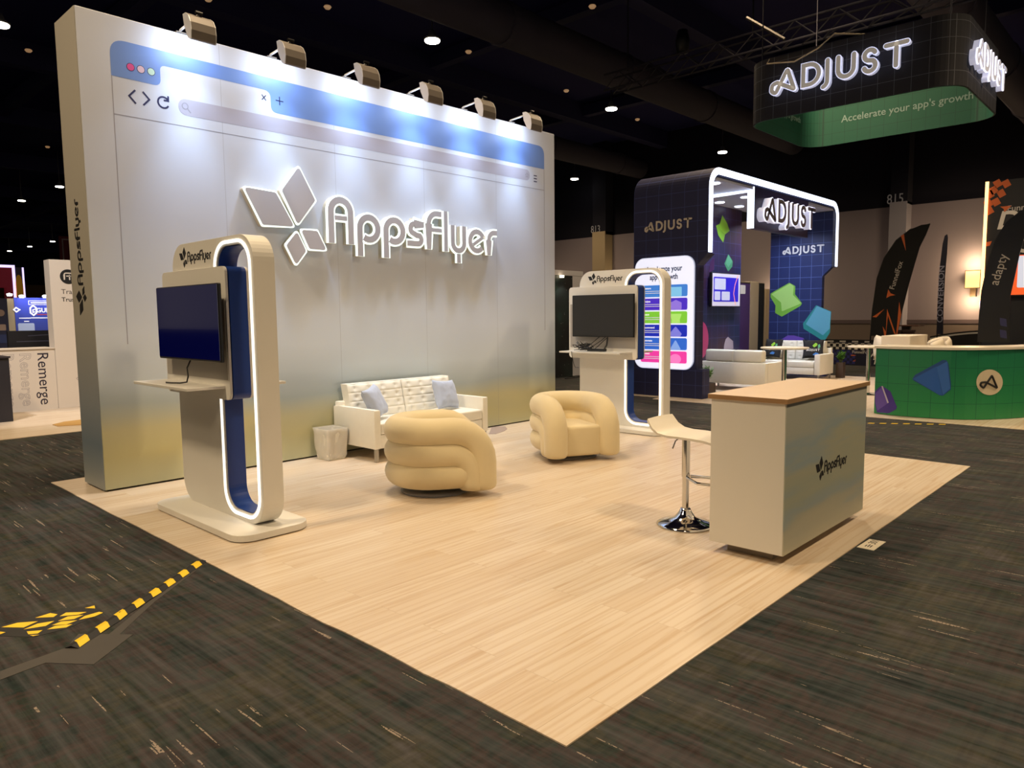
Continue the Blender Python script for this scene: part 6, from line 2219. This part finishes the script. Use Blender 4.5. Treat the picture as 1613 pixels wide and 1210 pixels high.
for (a_, b_) in ((15, 464.5), (34, 467), (71, 467)):
    q = ony(a_, b_, YG - 0.3)
    s_ = thing('booth_spotlight', 'small glowing spotlight over the blue booth backdrop', 'lamp', (q.x, YG - 0.3, q.z), 0, 'small spotlights over the blue backdrop')
    MB().lathe([(0, -0.03), (0.045, -0.03), (0.06, 0.02), (0, 0.04)], (q.x, YG - 0.3, q.z), 10).build('bulb', mat('small_bulb', 'ffffff', 0.5, emit=6, ecol='fffaf0'), s_)
    MB().tube([(q.x, YG - 0.3, q.z + 0.03), (q.x, YG + 0.05, zt + 0.02)], 0.012, 6).build('arm', BLACK, s_)
lamp('blue_booth_light', 'AREA', (5.2, YG - 1.2, 3.0), 60, (0.9, 0.93, 1), 1.0, (5.2, YG, 1.5))
# dark poster board at the frame edge
pbd = thing('poster_board', 'dark blue poster board with pale cards behind the charcoal cabinet', 'board', (2.0, 18, 0))
YP = 18.0
x0_, x1_ = ony(-40, 500, YP).x, ony(13, 500, YP).x
MB().box((x0_, YP, 0), (x1_, YP + 0.08, ony(5, 470, YP).z)).build('board', mat('poster_blue', '161c3c', 0.5), pbd)
qa, qb = ony(-12, 521, YP), ony(9, 511, YP)
MB().prism(rrect(qa.x, qa.z, qb.x, qb.z, 0.02, 3), 0, 0.004, FY(YP - 0.0005)).build('beige_card', mat('poster_card', '8a7a74', 0.5), pbd)
qa, qb = ony(-12, 541, YP), ony(11, 527, YP)
MB().prism(rrect(qa.x, qa.z, qb.x, qb.z, 0.02, 3), 0, 0.004, FY(YP - 0.0005)).build('blue_card', mat('poster_card_blue', '22305e', 0.5), pbd)
q = ony(1, 493, YP)
MB().prism(circle2(q.x, q.z, 0.07, 16), 0, 0.004, FY(YP - 0.0005)).build('round_picture', mat('poster_round', '7a6a68', 0.5), pbd)
# red arch with violet light lines
YA = 34.0
ra = thing('red_arch_booth', 'far booth arch with red panel and pale violet light lines', 'booth', (6, YA, 0))
qa, qb = ony(-30, 421, YA), ony(22, 419, YA)
zt = qb.z
xr = qb.x
FA = FY(YA)
MB().box((qa.x, YA, zt - 0.85), (xr, YA + 0.4, zt)).build('red_panel', mat('red_panel', '9a2434', 0.5, emit=0.12), ra)
MB().box((xr - 0.3, YA, 0), (xr, YA + 0.4, zt - 0.851)).build('red_post', MATS['red_panel'], ra)
VL = mat('violet_line', 'ffffff', 0.5, emit=1.6, ecol='cfc0ff')
MB().strokes([[(qa.x, zt - 0.02), (xr - 0.03, zt - 0.02), (xr - 0.03, 0.0)]], 0.1, 0.001, 0.01, FA).build('light_line', VL, ra)
x2 = ony(37, 440, YA).x
MB().box((xr + 0.001, YA, 0), (x2, YA + 0.4, zt - 0.05)).build('grey_panel', mat('grey_violet_panel', '6a5f6c', 0.5), ra)
MB().strokes([[(x2, 0.0), (x2, zt - 0.05)]], 0.06, 0.001, 0.01, FA).build('light_line', VL, ra)
qa, qb = ony(28, 470, YA), ony(33, 433, YA)
MB().prism([(qa.x - 0.05, 0), (qb.x + 0.05, 0), (qb.x + 0.05, qb.z - 0.5)] + [((qa.x + qb.x) / 2 + (qb.x - qa.x + 0.1) / 2 * cos(radians(k_)), qb.z - 0.5 + 0.5 * sin(radians(k_))) for k_ in range(20, 180, 20)] + [(qa.x - 0.05, qb.z - 0.5)], 0.001, 0.01, FA).build('yellow_shape', mat('yellow_orange', 'c88a1c', 0.5, emit=0.15), ra)
# dark red hanging banner high beyond the white panel
YH = 40.0
qa, qb = ony(95, 413, YH), ony(130, 374, YH)
hb = thing('hanging_banner', 'dark red square banner hanging far off above the tall white panel', 'banner', ((qa.x + qb.x) / 2, YH, qa.z))
MB().box((qa.x, YH, qa.z), (qb.x, YH + 0.05, qb.z)).build('cloth', mat('banner_red', '6a1a22', 0.7), hb)
MB().strokes([[(qa.x + 0.15, qa.z), (qa.x + 0.15, qb.z - 0.15), (qb.x, qb.z - 0.15)]], 0.06, 0.001, 0.01, FY(YH)).build('pale_line', mat('banner_line', '9a8a88', 0.6), hb)
MB().tube([((qa.x + qb.x) / 2, YH + 0.02, qb.z), ((qa.x + qb.x) / 2, YH + 0.02, 11.0)], 0.02, 5).build('hanging_cable', BLACK, hb)
